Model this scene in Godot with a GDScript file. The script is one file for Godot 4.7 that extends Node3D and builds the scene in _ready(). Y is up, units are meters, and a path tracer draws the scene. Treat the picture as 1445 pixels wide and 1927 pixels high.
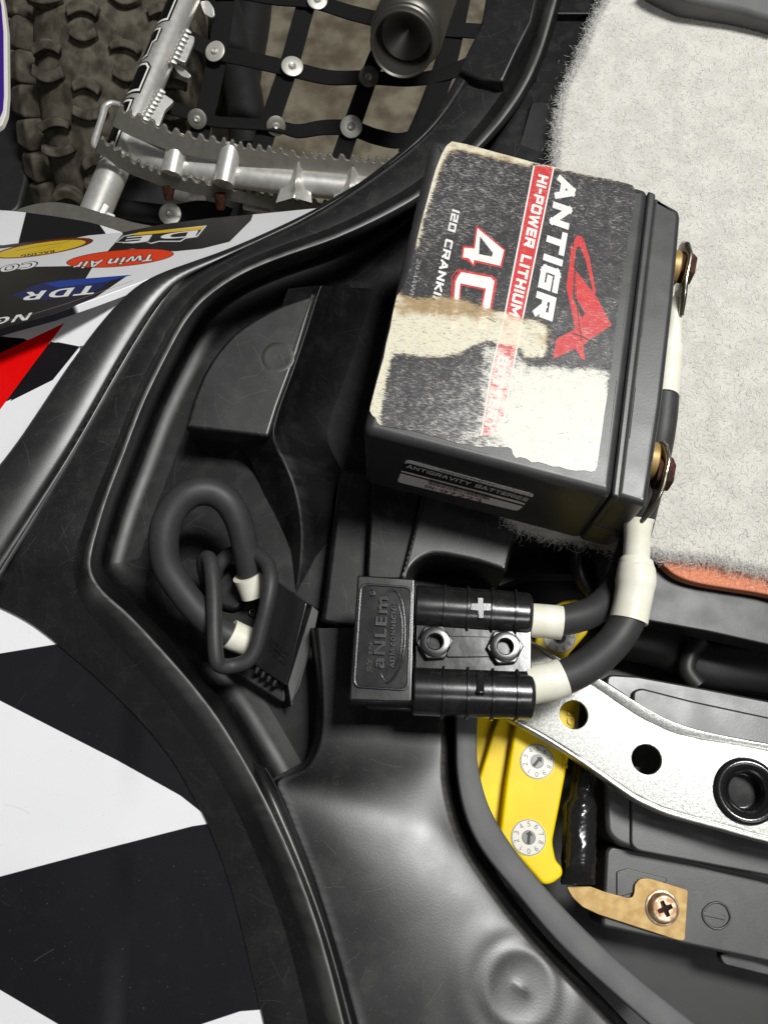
extends Node3D
# A quad bike opened up for work, seen from above: battery, plugs and cables on the black plastic bodywork.
# Units are metres, y is up. The camera hangs 31 cm above the tray and looks down, tipped 18 degrees forward.

const CAM_H := 0.31
const TIPPED := 18.0
const FOCAL := 1668.8
var org := {}
var used := {}
var M := {}

class MB:
	var v := PackedVector3Array()
	var n := PackedVector3Array()
	var t := PackedVector2Array()
	var c := PackedColorArray()
	var ix := PackedInt32Array()
	var col := Color.WHITE
	func vert(p: Vector3, nn: Vector3, uv := Vector2.ZERO) -> int:
		v.append(p); n.append(nn); t.append(uv); c.append(col)
		return v.size() - 1
	func tri(a: int, b: int, d: int):
		var g := (v[b] - v[a]).cross(v[d] - v[a])
		if g.dot(n[a] + n[b] + n[d]) > 0.0:
			ix.append(a); ix.append(d); ix.append(b)
		else:
			ix.append(a); ix.append(b); ix.append(d)
	func flat(a: Vector3, b: Vector3, d: Vector3, away: Vector3, ua := Vector2.ZERO, ub := Vector2.ZERO, ud := Vector2.ZERO):
		var g := (b - a).cross(d - a).normalized()
		if g.dot(away) < 0.0: g = -g
		tri(vert(a, g, ua), vert(b, g, ub), vert(d, g, ud))
	# a sheet or shell through rows of points; mode "up" or "out"
	func grid(rows: Array, closed := false, mode := "up", cols = null, uvs := Vector2.ONE):
		var R := rows.size()
		var C: int = rows[0].size()
		var CC := C + 1 if closed else C
		var nr := []
		var tally := 0.0
		for i in R:
			var line := PackedVector3Array()
			var mid := Vector3.ZERO
			for j in C: mid += rows[i][j]
			mid /= C
			for j in C:
				var i0 := maxi(i - 1, 0)
				var i1 := mini(i + 1, R - 1)
				var j0 := (j - 1 + C) % C if closed else maxi(j - 1, 0)
				var j1 := (j + 1) % C if closed else mini(j + 1, C - 1)
				var nn: Vector3 = (rows[i1][j] - rows[i0][j]).cross(rows[i][j1] - rows[i][j0])
				nn = nn.normalized() if nn.length() > 1e-14 else Vector3.UP
				line.append(nn)
				tally += nn.y if mode == "up" else nn.dot((rows[i][j] - mid).normalized())
			nr.append(line)
		var s := -1.0 if tally < 0.0 else 1.0
		var base := v.size()
		for i in R:
			for j in CC:
				if cols != null: col = cols[i][j % C]
				vert(rows[i][j % C], nr[i][j % C] * s, Vector2(float(j) / (CC - 1) * uvs.x, float(i) / maxf(R - 1, 1) * uvs.y))
		for i in R - 1:
			for j in CC - 1:
				var a := base + i * CC + j
				tri(a, a + 1, a + CC + 1)
				tri(a, a + CC + 1, a + CC)
	func tube(path: PackedVector3Array, radii, seg := 14, caps := true, squash := Vector2.ONE, first := Vector3.ZERO):
		var N := path.size()
		var up := first
		var rows := []
		for i in N:
			var tg := (path[mini(i + 1, N - 1)] - path[maxi(i - 1, 0)]).normalized()
			if up == Vector3.ZERO: up = Vector3.UP if absf(tg.y) < 0.9 else Vector3.RIGHT
			up = (up - tg * up.dot(tg)).normalized()
			var sd := tg.cross(up).normalized()
			var r: float = radii if radii is float else radii[i]
			var line := PackedVector3Array()
			for k in seg:
				var a := TAU * k / seg
				line.append(path[i] + (sd * cos(a) * squash.x + up * sin(a) * squash.y) * r)
			rows.append(line)
		grid(rows, true, "out", null, Vector2(1, 1))
		if caps:
			for e in [0, N - 1]:
				var o := path[e]
				var d := (path[e] - path[1 if e == 0 else N - 2]).normalized()
				var m := vert(o, d)
				var ring := []
				for k in seg: ring.append(vert(rows[e][k], d))
				for k in seg: tri(m, ring[k], ring[(k + 1) % seg])
	# a turned shape: profile points are (along the axis, radius)
	func lathe(o: Vector3, axis: Vector3, prof: PackedVector2Array, seg := 24):
		axis = axis.normalized()
		var e1 := axis.cross(Vector3.RIGHT if absf(axis.x) < 0.8 else Vector3.FORWARD).normalized()
		var e2 := axis.cross(e1)
		var sn := []
		for i in prof.size() - 1:
			var d := prof[i + 1] - prof[i]
			sn.append(Vector2(-d.y, d.x).normalized())
		for i in prof.size() - 1:
			var ends := []
			for q in [0, 1]:
				var other = sn[i - 1] if q == 0 and i > 0 else (sn[i + 1] if q == 1 and i < sn.size() - 1 else sn[i])
				var nn: Vector2 = sn[i]
				if other.dot(nn) > 0.75: nn = (nn + other).normalized()
				ends.append(nn)
			var base := v.size()
			for q in [0, 1]:
				var pr := prof[i + q]
				var nn: Vector2 = ends[q]
				for k in seg + 1:
					var a := TAU * k / seg
					var rd := e1 * cos(a) + e2 * sin(a)
					vert(o + axis * pr.x + rd * pr.y, axis * nn.x + rd * nn.y, Vector2(float(k) / seg, pr.x))
			for k in seg:
				tri(base + k, base + k + 1, base + seg + 2 + k)
				tri(base + k, base + seg + 2 + k, base + seg + 1 + k)
	# a slab with a rounded upper edge: outline in the frame's x and y, its face at z = 0, its body below
	func plate(fr: Transform3D, outline: PackedVector2Array, thick: float, bev := 0.0, holes := [], uvlo := Vector2.ZERO, uvsz := Vector2.ONE, steps := 3, bottom := true):
		var out := MB.ccw(outline)
		var rims := [out]
		for h in holes:
			var hh := MB.ccw(h)
			hh.reverse()
			rims.append(hh)
		var top := []
		var deep := []
		for rim in rims:
			var C: int = rim.size()
			var miter := PackedVector2Array()
			var edge := PackedVector2Array()
			for i in C:
				var d0: Vector2 = (rim[i] - rim[(i - 1 + C) % C]).normalized()
				var d1: Vector2 = (rim[(i + 1) % C] - rim[i]).normalized()
				var n0 := Vector2(d0.y, -d0.x)
				var n1 := Vector2(d1.y, -d1.x)
				var m := (n0 + n1)
				m = m.normalized() if m.length() > 0.01 else n0
				edge.append(m)
				miter.append(m / maxf(m.dot(n0), 0.5))
			var rings := []
			var S := steps if bev > 0.0 else 0
			for k in S + 1:
				var a := PI / 2 * k / S if S > 0 else 0.0
				var ring := PackedInt32Array()
				for i in C:
					var p: Vector2 = rim[i] - miter[i] * bev * (1.0 - sin(a))
					var nn := Vector3(edge[i].x * sin(a), edge[i].y * sin(a), cos(a))
					if S == 0: p = rim[i]
					ring.append(vert(fr * Vector3(p.x, p.y, -bev * (1.0 - cos(a))), (fr.basis * nn).normalized(), uv_of(p, uvlo, uvsz)))
				rings.append(ring)
			top.append(rings[0])
			if S == 0:
				var ring := PackedInt32Array()
				for i in C:
					ring.append(vert(fr * Vector3(rim[i].x, rim[i].y, 0), (fr.basis * Vector3(edge[i].x, edge[i].y, 0)).normalized(), uv_of(rim[i], uvlo, uvsz)))
				rings.append(ring)
			if thick > bev:
				var ring := PackedInt32Array()
				for i in C:
					ring.append(vert(fr * Vector3(rim[i].x, rim[i].y, -thick), (fr.basis * Vector3(edge[i].x, edge[i].y, 0)).normalized(), uv_of(rim[i], uvlo, uvsz)))
				rings.append(ring)
			for k in range(0 if S > 0 else 1, rings.size() - 1):
				for i in C:
					var j := (i + 1) % C
					tri(rings[k][i], rings[k][j], rings[k + 1][j])
					tri(rings[k][i], rings[k + 1][j], rings[k + 1][i])
			deep.append(rings[-1])
		var all := PackedInt32Array()
		var flat2 := PackedVector2Array()
		var inv := fr.affine_inverse()
		for ring in top:
			for k in ring:
				all.append(k)
				var q := inv * v[k]
				flat2.append(Vector2(q.x, q.y) * 1000.0)
		var tris: PackedInt32Array
		var gaps := []
		for i in range(1, top.size()):
			var gap := PackedVector2Array()
			for k in top[i]:
				var q := inv * v[k]
				gap.append(Vector2(q.x, q.y))
			gaps.append(gap)
		for h in holes:      # a ring of helper points keeps the triangles round a hole even
			var mid := Vector2.ZERO
			for q in h: mid += q / h.size()
			for ring in [1.12, 1.35]:
				for k in range(0, h.size(), 2):
					var q: Vector2 = mid + (h[k] - mid) * ring
					if Geometry2D.is_point_in_polygon(q, out) and holes.size() > 1:
						all.append(vert(fr * Vector3(q.x, q.y, 0), fr.basis.z.normalized(), uv_of(q, uvlo, uvsz)))
						flat2.append(q * 1000.0)
		if holes.is_empty():
			tris = Geometry2D.triangulate_polygon(flat2)
			if tris.is_empty(): tris = Geometry2D.triangulate_polygon(Transform2D(0.0, Vector2.ONE * 1000.0, 0.0, Vector2.ZERO) * out)
			if tris.is_empty():
				print("plate: outline filled by points only ", out.slice(0, 3), out.size())
				var raw := Geometry2D.triangulate_delaunay(out)
				for k in range(0, raw.size(), 3):
					if Geometry2D.is_point_in_polygon((out[raw[k]] + out[raw[k + 1]] + out[raw[k + 2]]) / 3.0, out):
						for m in 3: tris.append(raw[k + m])
		else:
			var raw := Geometry2D.triangulate_delaunay(flat2)
			for k in range(0, raw.size(), 3):
				var q := (flat2[raw[k]] + flat2[raw[k + 1]] + flat2[raw[k + 2]]) / 3000.0
				var ok := Geometry2D.is_point_in_polygon(q, out)
				for h in gaps:
					if Geometry2D.is_point_in_polygon(q, h): ok = false
				if ok:
					for m in 3: tris.append(raw[k + m])
		for k in range(0, tris.size(), 3): tri(all[tris[k]], all[tris[k + 1]], all[tris[k + 2]])
		if bottom and holes.is_empty():
			var low := PackedInt32Array()
			for k in deep[0]: low.append(vert(v[k], -(fr.basis.z).normalized(), t[k]))
			for k in range(0, tris.size(), 3): tri(low[tris[k]], low[tris[k + 1]], low[tris[k + 2]])
	static func uv_of(p: Vector2, lo: Vector2, sz: Vector2) -> Vector2:
		return Vector2((p.x - lo.x) / sz.x, 1.0 - (p.y - lo.y) / sz.y)
	static func ccw(p: PackedVector2Array) -> PackedVector2Array:
		var a := 0.0
		for i in p.size(): a += p[i].cross(p[(i + 1) % p.size()])
		var q := p.duplicate()
		if a < 0.0: q.reverse()
		var r := PackedVector2Array()
		for i in q.size():
			if r.is_empty() or q[i].distance_to(r[-1]) > 0.00003: r.append(q[i])
		if r[0].distance_to(r[-1]) < 0.00003: r.remove_at(r.size() - 1)
		return r
	func box(fr: Transform3D, sz: Vector3, bev := 0.0):   # face at z = 0, body below
		plate(fr, MB.rect(sz.x, sz.y), sz.z, bev)
	static func rect(w: float, h: float) -> PackedVector2Array:
		return PackedVector2Array([Vector2(-w, -h) / 2, Vector2(w, -h) / 2, Vector2(w, h) / 2, Vector2(-w, h) / 2])
	# lettering as a body: x along the words, y up the letters, z the relief
	func words(txt: String, fr: Transform3D, bold := true):
		var a := MB.letters(txt, bold, 1.0)
		var p: PackedVector3Array = a[0]
		var lo: Vector3 = a[1]
		var sz: Vector3 = a[2]
		var k: PackedInt32Array = a[3]
		for i in range(0, k.size(), 3):
			var q := []
			for m in 3: q.append(fr * ((p[k[i + m]] - lo) / sz))
			if (q[1] - q[0]).cross(q[2] - q[0]).length() < 1e-14: continue
			var g: Vector3 = -(q[1] - q[0]).cross(q[2] - q[0]).normalized()
			tri(vert(q[0], g), vert(q[1], g), vert(q[2], g))
	static func letters(txt: String, bold: bool, depth: float) -> Array:
		var f := SystemFont.new()
		f.font_names = PackedStringArray(["Droid Sans"])
		f.font_weight = 700 if bold else 400
		var tm := TextMesh.new()
		tm.font = f; tm.text = txt; tm.font_size = 48; tm.pixel_size = 0.02; tm.depth = depth; tm.curve_step = 2.0
		var a := tm.get_mesh_arrays()
		var p: PackedVector3Array = a[0]
		var lo := Vector3.INF
		var hi := -Vector3.INF
		for q in p:
			lo = lo.min(q); hi = hi.max(q)
		var k = a[Mesh.ARRAY_INDEX]
		if k == null or k.is_empty(): k = PackedInt32Array(range(p.size()))
		return [p, lo, (hi - lo).max(Vector3.ONE * 1e-6), k]
	func mesh(off := Vector3.ZERO) -> ArrayMesh:
		var a := []
		a.resize(Mesh.ARRAY_MAX)
		var q := v.duplicate()
		if off != Vector3.ZERO:
			for i in q.size(): q[i] -= off
		a[Mesh.ARRAY_VERTEX] = q; a[Mesh.ARRAY_NORMAL] = n; a[Mesh.ARRAY_TEX_UV] = t; a[Mesh.ARRAY_COLOR] = c; a[Mesh.ARRAY_INDEX] = ix
		var m := ArrayMesh.new()
		m.add_surface_from_arrays(Mesh.PRIMITIVE_TRIANGLES, a)
		return m

# a picture printed on a flat frame: drawn at true size from points measured on it
class Pic:
	var im: Image
	var fr: Transform3D
	var lo: Vector2
	var sz: Vector2
	var host
	func _init(host_, frame: Transform3D, lo_: Vector2, hi_: Vector2, width: int, ground: Color):
		host = host_; fr = frame; lo = lo_; sz = hi_ - lo_
		im = Image.create(width, int(width * sz.y / sz.x), false, Image.FORMAT_RGBA8)
		im.fill(ground)
	func px(p: Vector2) -> Vector2:
		var q: Vector2 = host.on(p, fr)
		return Vector2((q.x - lo.x) / sz.x * im.get_width(), (1.0 - (q.y - lo.y) / sz.y) * im.get_height())
	func pxs(s: String) -> PackedVector2Array:
		var r := PackedVector2Array()
		for p in host.pts(s): r.append(px(p))
		return r
	func fill(p: PackedVector2Array, col: Color):
		var y0 := 1e9
		var y1 := -1e9
		for q in p:
			y0 = minf(y0, q.y); y1 = maxf(y1, q.y)
		for y in range(maxi(0, int(y0)), mini(im.get_height() - 1, int(y1) + 1) + 1):
			var yy := y + 0.5
			var xs := []
			for i in p.size():
				var a := p[i]
				var b := p[(i + 1) % p.size()]
				if (a.y <= yy) != (b.y <= yy): xs.append(a.x + (yy - a.y) / (b.y - a.y) * (b.x - a.x))
			xs.sort()
			for i in range(0, xs.size() - 1, 2):
				var x0 := maxi(0, int(round(xs[i])))
				var x1 := mini(im.get_width(), int(round(xs[i + 1])))
				if x1 > x0: im.fill_rect(Rect2i(x0, y, x1 - x0, 1), col)
	func poly(s: String, col: Color): fill(pxs(s), col)
	func oval(c: Vector2, a: Vector2, b: Vector2, col: Color):
		var r := PackedVector2Array()
		for k in 48: r.append(px(c + a * cos(TAU * k / 48) + b * sin(TAU * k / 48)))
		fill(r, col)
	func line(a: Vector2, b: Vector2, w: float, col: Color):
		var d := (b - a).normalized() * w / 2
		var s := Vector2(-d.y, d.x)
		fill(PackedVector2Array([a + s - d, b + s + d, b - s + d, a - s - d]), col)
	func path(s: String, w: float, col: Color):
		var p := pxs(s)
		for i in p.size() - 1: line(p[i], p[i + 1], w, col)
	# words in a plain type, from the start of the base line to its end, letters as tall as up
	func words(txt: String, o: Vector2, e: Vector2, up: Vector2, col: Color, bold := true, grow := 0.0):
		var a := MB.letters(txt, bold, 0.0)
		var O := px(o)
		var X := px(e) - O
		var Y := px(o + up) - O
		var p: PackedVector3Array = a[0]
		var l: Vector3 = a[1]
		var s: Vector3 = a[2]
		var k: PackedInt32Array = a[3]
		for i in range(0, k.size(), 3):
			var q := PackedVector2Array()
			for m in 3:
				var g := (p[k[i + m]] - l) / s
				q.append(O + X * g.x + Y * g.y)
			if grow > 0.0:
				var c := (q[0] + q[1] + q[2]) / 3
				for m in 3:
					var ed := q[(m + 1) % 3] - q[m]
					line(q[m], q[(m + 1) % 3], grow, col)
			fill(q, col)
	# words in a square, wide type made of strokes
	func square(txt: String, o: Vector2, e: Vector2, up: Vector2, weight: float, col: Color, slant := 0.0):
		var O := px(o)
		var X := px(e) - O
		var Y := px(o + up) - O
		var total := 0.0
		for ch in txt: total += float(host.GLYPH.get(ch, "0.5|").split("|")[0]) + weight + 0.16
		total -= 0.16
		var at := 0.0
		for ch in txt:
			var g: PackedStringArray = host.GLYPH.get(ch, "0.5|").split("|")
			for s in g.slice(1):
				var p: PackedVector2Array = host.pts(s)
				for i in p.size() - 1:
					var a := Vector2(p[i].x + weight / 2 + at, p[i].y * (1.0 - weight) + weight / 2)
					var b := Vector2(p[i + 1].x + weight / 2 + at, p[i + 1].y * (1.0 - weight) + weight / 2)
					var d := (b - a).normalized() * weight / 2
					var sd := Vector2(-d.y, d.x)
					var q := PackedVector2Array()
					for w in [a + sd - d, b + sd + d, b - sd + d, a - sd - d]: q.append(O + X * ((w.x + slant * w.y) / total) + Y * w.y)
					fill(q, col)
			at += float(g[0]) + weight + 0.16
	func done(shrink := 2) -> ImageTexture:
		if shrink > 1: im.resize(im.get_width() / shrink, im.get_height() / shrink, Image.INTERPOLATE_LANCZOS)
		return ImageTexture.create_from_image(im)

const GLYPH := {
	"A": "0.75|0,0 0.32,1 0.43,1 0.75,0|0.2,0.3 0.6,0.3", "N": "0.7|0,0 0,1 0.7,0 0.7,1", "T": "0.7|0,1 0.7,1|0.35,0 0.35,1", "I": "0|0,0 0,1",
	"G": "0.7|0.7,1 0.1,1 0,0.9 0,0.1 0.1,0 0.7,0 0.7,0.5 0.35,0.5", "R": "0.7|0,0 0,1 0.7,1 0.7,0.45 0,0.45|0.35,0.45 0.7,0", "H": "0.65|0,0 0,1|0.65,0 0.65,1|0,0.5 0.65,0.5",
	"-": "0.3|0,0.5 0.3,0.5", "P": "0.65|0,0 0,1 0.65,1 0.65,0.42 0,0.42", "O": "0.7|0.08,0 0,0.1 0,0.9 0.08,1 0.62,1 0.7,0.9 0.7,0.1 0.62,0 0.08,0", "W": "1|0,1 0.2,0 0.5,0.9 0.8,0 1,1",
	"E": "0.6|0.6,1 0,1 0,0 0.6,0|0,0.5 0.55,0.5", "L": "0.55|0,1 0,0 0.55,0", "U": "0.65|0,1 0,0.1 0.08,0 0.57,0 0.65,0.1 0.65,1", "M": "0.9|0,0 0,1 0.45,0.3 0.9,1 0.9,0", "B": "0.65|0,0 0,1 0.65,1 0.65,0 0,0|0,0.5 0.65,0.5",
	"Y": "0.7|0,1 0.35,0.5 0.7,1|0.35,0.5 0.35,0", "C": "0.65|0.65,1 0.08,1 0,0.9 0,0.1 0.08,0 0.65,0", "K": "0.65|0,0 0,1|0.65,1 0.1,0.5 0.65,0", "S": "0.6|0.6,1 0,1 0,0.5 0.6,0.5 0.6,0 0,0", "V": "0.75|0,1 0.37,0 0.75,1",
	"1": "0|0,0 0,1", "2": "0.6|0,1 0.6,1 0.6,0.5 0,0.5 0,0 0.6,0", "0": "0.65|0,0 0,1 0.65,1 0.65,0 0,0", "4": "0.7|0.55,0 0.55,1 0,0.3 0.7,0.3", "9": "0.6|0,0 0.6,0 0.6,1 0,1 0,0.5 0.6,0.5", "7": "0.6|0,1 0.6,1 0.25,0",
	"3": "0.6|0,1 0.6,1 0.6,0 0,0|0.15,0.5 0.6,0.5", ":": "0|0,0.2 0,0.21|0,0.7 0,0.71", " ": "0.3|", "8": "0.6|0,0 0,1 0.6,1 0.6,0 0,0|0,0.5 0.6,0.5", "D": "0.65|0,0 0,1 0.55,1 0.65,0.85 0.65,0.15 0.55,0 0,0",
}

# ---------- where things stand ----------
func pts(s: String) -> PackedVector2Array:
	var r := PackedVector2Array()
	for w in s.split(" ", false):
		var q := w.split(",")
		r.append(Vector2(float(q[0]), float(q[1])))
	return r

func sight(p: Vector2) -> Vector3:
	var a := deg_to_rad(TIPPED)
	var fwd := Vector3(0, -cos(a), -sin(a))
	var up := Vector3(0, sin(a), -cos(a))
	return fwd + Vector3.RIGHT * (p.x - 722.5) / FOCAL - up * (p.y - 963.5) / FOCAL

func P(x: float, y: float, h: float) -> Vector3:   # a measured spot at height h above the tray
	var d := sight(Vector2(x, y))
	return Vector3(0, CAM_H, 0) + d * ((h - CAM_H) / d.y)

func level(h: float) -> Transform3D:   # a level frame: x to the right, y to the front of the bike
	return Transform3D(Basis(Vector3.RIGHT, Vector3.FORWARD, Vector3.UP), Vector3(0, h, 0))

func leaning(at: Vector3, nn: Vector3) -> Transform3D:
	nn = nn.normalized()
	var x := (Vector3.RIGHT - nn * nn.x).normalized()
	return Transform3D(Basis(x, nn.cross(x), nn), at)

func on(p: Vector2, fr: Transform3D) -> Vector2:   # the same, on any frame, in the frame's own x and y
	var d := sight(p)
	var o := Vector3(0, CAM_H, 0)
	var nn := fr.basis.z
	var q := fr.affine_inverse() * (o + d * ((fr.origin - o).dot(nn) / d.dot(nn)))
	return Vector2(q.x, q.y)

func at_on(x: float, y: float, fr: Transform3D) -> Vector3:
	var q := on(Vector2(x, y), fr)
	return fr * Vector3(q.x, q.y, 0)

func outline(s: String, fr: Transform3D) -> PackedVector2Array:
	var r := PackedVector2Array()
	for p in pts(s): r.append(on(p, fr))
	return r

func way(s: String, heights: Array, sub := 6) -> PackedVector3Array:   # a smooth path through measured spots
	var q := PackedVector3Array()
	var p := pts(s)
	for i in p.size(): q.append(P(p[i].x, p[i].y, heights[mini(i, heights.size() - 1)]))
	return smooth(q, sub)

func smooth(q: PackedVector3Array, sub: int) -> PackedVector3Array:
	var r := PackedVector3Array()
	for i in q.size() - 1:
		for k in sub: r.append(q[i].cubic_interpolate(q[i + 1], q[maxi(i - 1, 0)], q[mini(i + 2, q.size() - 1)], float(k) / sub))
	r.append(q[-1])
	return r

func ease_list(a: Array, n: int) -> PackedFloat32Array:   # a list of radii spread over n places
	var r := PackedFloat32Array()
	for i in n:
		var f := float(i) / (n - 1) * (a.size() - 1)
		var k := mini(int(f), a.size() - 2)
		var w := smoothstep(0.0, 1.0, f - k)
		r.append(lerpf(a[k], a[k + 1], w))
	return r

func rounded(p: PackedVector2Array, r: float, k := 4) -> PackedVector2Array:   # corners turned to arcs
	var o := PackedVector2Array()
	var C := p.size()
	for i in C:
		var a := p[i] - p[(i - 1 + C) % C]
		var b := p[(i + 1) % C] - p[i]
		var d := minf(r, minf(a.length(), b.length()) * 0.45)
		if a.normalized().dot(b.normalized()) > 0.97:
			o.append(p[i]); continue
		var s := p[i] - a.normalized() * d
		var e := p[i] + b.normalized() * d
		for m in k + 1:
			var f := float(m) / k
			o.append(s.lerp(p[i], f).lerp(p[i].lerp(e, f), f))
	return o

func curved(p: PackedVector2Array, sub := 5) -> PackedVector2Array:   # a closed smooth outline
	var o := PackedVector2Array()
	var C := p.size()
	for i in C:
		for k in sub: o.append(p[i].cubic_interpolate(p[(i + 1) % C], p[(i - 1 + C) % C], p[(i + 2) % C], float(k) / sub))
	return o

func disc(c: Vector2, r: float, n := 32) -> PackedVector2Array:
	var o := PackedVector2Array()
	for k in n: o.append(c + Vector2.from_angle(TAU * k / n) * r)
	return o

# ---------- things and parts ----------
func numbered(s: String) -> String:
	if not used.has(s):
		used[s] = 0
		return s
	used[s] += 1
	return "%s_%03d" % [s, used[s]]

func thing(called: String, label: String, category: String, at: Vector3, group := "") -> Node3D:
	var o := Node3D.new()
	o.name = numbered(called)
	o.position = at
	add_child(o)
	org[o] = at
	tag(o, label, category, group)
	return o

func tag(o: Node, label: String, category: String, group := ""):
	o.set_meta("label", label)
	o.set_meta("category", category)
	if group: o.set_meta("group", group)

func part(parent: Node3D, called: String, mb: MB, m: Material, label := "") -> MeshInstance3D:
	var o := MeshInstance3D.new()
	o.name = called
	o.mesh = mb.mesh(org[parent])
	o.material_override = m
	parent.add_child(o, true)
	org[o] = org[parent]
	if label: o.set_meta("label", label)
	return o

func piece(parent: Node3D, called: String, mesh: Mesh, m: Material, where: Transform3D) -> MeshInstance3D:   # one of many alike
	var o := MeshInstance3D.new()
	o.name = called
	o.mesh = mesh
	o.material_override = m
	o.transform = Transform3D(where.basis, where.origin - org[parent])
	parent.add_child(o, true)
	org[o] = where.origin
	return o

func single(called: String, mb: MB, m: Material, label: String, category: String, group := "") -> MeshInstance3D:
	var lo := Vector3.INF
	var hi := -Vector3.INF
	for q in mb.v:
		lo = lo.min(q); hi = hi.max(q)
	var at := Vector3((lo.x + hi.x) / 2, lo.y, (lo.z + hi.z) / 2)
	var o := MeshInstance3D.new()
	o.name = numbered(called)
	o.mesh = mb.mesh(at)
	o.position = at
	o.material_override = m
	add_child(o)
	org[o] = at
	tag(o, label, category, group)
	return o

func mb(col := Color.WHITE) -> MB:
	var b := MB.new()
	b.col = col
	return b

# ---------- materials ----------
func noise(s: int, freq: float, oct := 4) -> FastNoiseLite:
	var f := FastNoiseLite.new()
	f.seed = s
	f.noise_type = FastNoiseLite.TYPE_SIMPLEX_SMOOTH
	f.frequency = freq
	f.fractal_octaves = oct
	return f

func tone(lin: float) -> Color:
	return Color(lin, lin, lin).linear_to_srgb()

func wrap_noise(s: int, freq: float, oct := 4, size := 512) -> Image:   # repeats without a seam
	var im := noise(s, freq, oct).get_seamless_image(size, size)
	im.convert(Image.FORMAT_RGBA8)
	return im

func tex(im: Image) -> ImageTexture:
	return ImageTexture.create_from_image(im)

func strokes(im: Image, count: int, rng: RandomNumberGenerator, reach: Vector2, cols: Array, bend := 0.3, thick := 1, dir := -1.0, spread := PI):
	var W := im.get_width()
	var H := im.get_height()
	for k in count:
		var x := rng.randf() * W
		var y := rng.randf() * H
		var a := rng.randf() * TAU if dir < 0.0 else dir + rng.randf_range(-spread, spread)
		var turn := rng.randf_range(-bend, bend) * 0.2
		var c: Color = cols[rng.randi() % cols.size()]
		for i in int(rng.randf_range(reach.x, reach.y)):
			x += cos(a); y += sin(a); a += turn
			for q in thick: im.set_pixel(posmod(int(x) + q, W), posmod(int(y), H), c)

func flecks(s: int, size: int, specks: int, scratches: int, dust: Color, haze := 0.0) -> ImageTexture:   # dust and fine scratches, clear between
	var rng := RandomNumberGenerator.new()
	rng.seed = s
	var im := Image.create(size, size, false, Image.FORMAT_RGBA8)
	im.fill(Color(dust.r, dust.g, dust.b, 0.0))
	if haze > 0.0:
		var nz := wrap_noise(s + 5, 0.012, 5, size)
		var fine := wrap_noise(s + 6, 0.12, 3, size)
		for y in size:
			for x in size:
				var k := smoothstep(0.45, 0.85, nz.get_pixel(x, y).r) * (0.3 + 0.9 * fine.get_pixel(x, y).r)
				im.set_pixel(x, y, Color(dust.r, dust.g, dust.b, clampf(k * haze, 0, 1)))
	for k in scratches:
		var c := dust
		c.a = rng.randf_range(0.06, 0.35)
		strokes(im, 1, rng, Vector2(12, 90), [c], 0.04)
	for k in specks:
		var c := dust
		c.a = rng.randf_range(0.15, 0.8) * rng.randf()
		var x := rng.randi() % size
		var y := rng.randi() % size
		im.set_pixel(x, y, c)
		if rng.randf() < 0.35: im.set_pixel((x + 1) % size, y, c)
		if rng.randf() < 0.15: im.set_pixel(x, (y + 1) % size, c)
	return tex(im)

func mottled(s: int, freq: float, lo: Color, hi: Color, oct := 5, size := 512, sharp := 0.35) -> ImageTexture:
	var im := wrap_noise(s, freq, oct, size)
	for y in size:
		for x in size:
			var k := smoothstep(0.5 - sharp, 0.5 + sharp, im.get_pixel(x, y).r)
			im.set_pixel(x, y, lo.lerp(hi, k))
	return tex(im)

func surf(col: Color, rough: float, metal := 0.0, spec := 0.5) -> StandardMaterial3D:
	var m := StandardMaterial3D.new()
	m.albedo_color = col
	m.roughness = rough
	m.metallic = metal
	m.metallic_specular = spec
	m.cull_mode = BaseMaterial3D.CULL_DISABLED
	return m

func wrapped(m: StandardMaterial3D, per_metre: float) -> StandardMaterial3D:   # textures laid from three sides, per_metre repeats in a metre
	m.uv1_triplanar = true
	m.uv1_world_triplanar = true
	m.uv1_scale = Vector3.ONE * per_metre
	return m

func bumpy(m: StandardMaterial3D, t: Texture2D, cm: float):
	m.heightmap_enabled = true
	m.heightmap_texture = t
	m.heightmap_scale = cm

func rough_map(m: StandardMaterial3D, t: Texture2D):
	m.roughness_texture = t
	m.roughness_texture_channel = BaseMaterial3D.TEXTURE_CHANNEL_RED

func dusty(m: StandardMaterial3D, t: Texture2D):
	m.detail_enabled = true
	m.detail_albedo = t
	m.detail_blend_mode = BaseMaterial3D.BLEND_MODE_MIX

const WORN := 0.03      # vertex white on the bodywork is worn-grey plastic; its own black is this share of it

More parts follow.
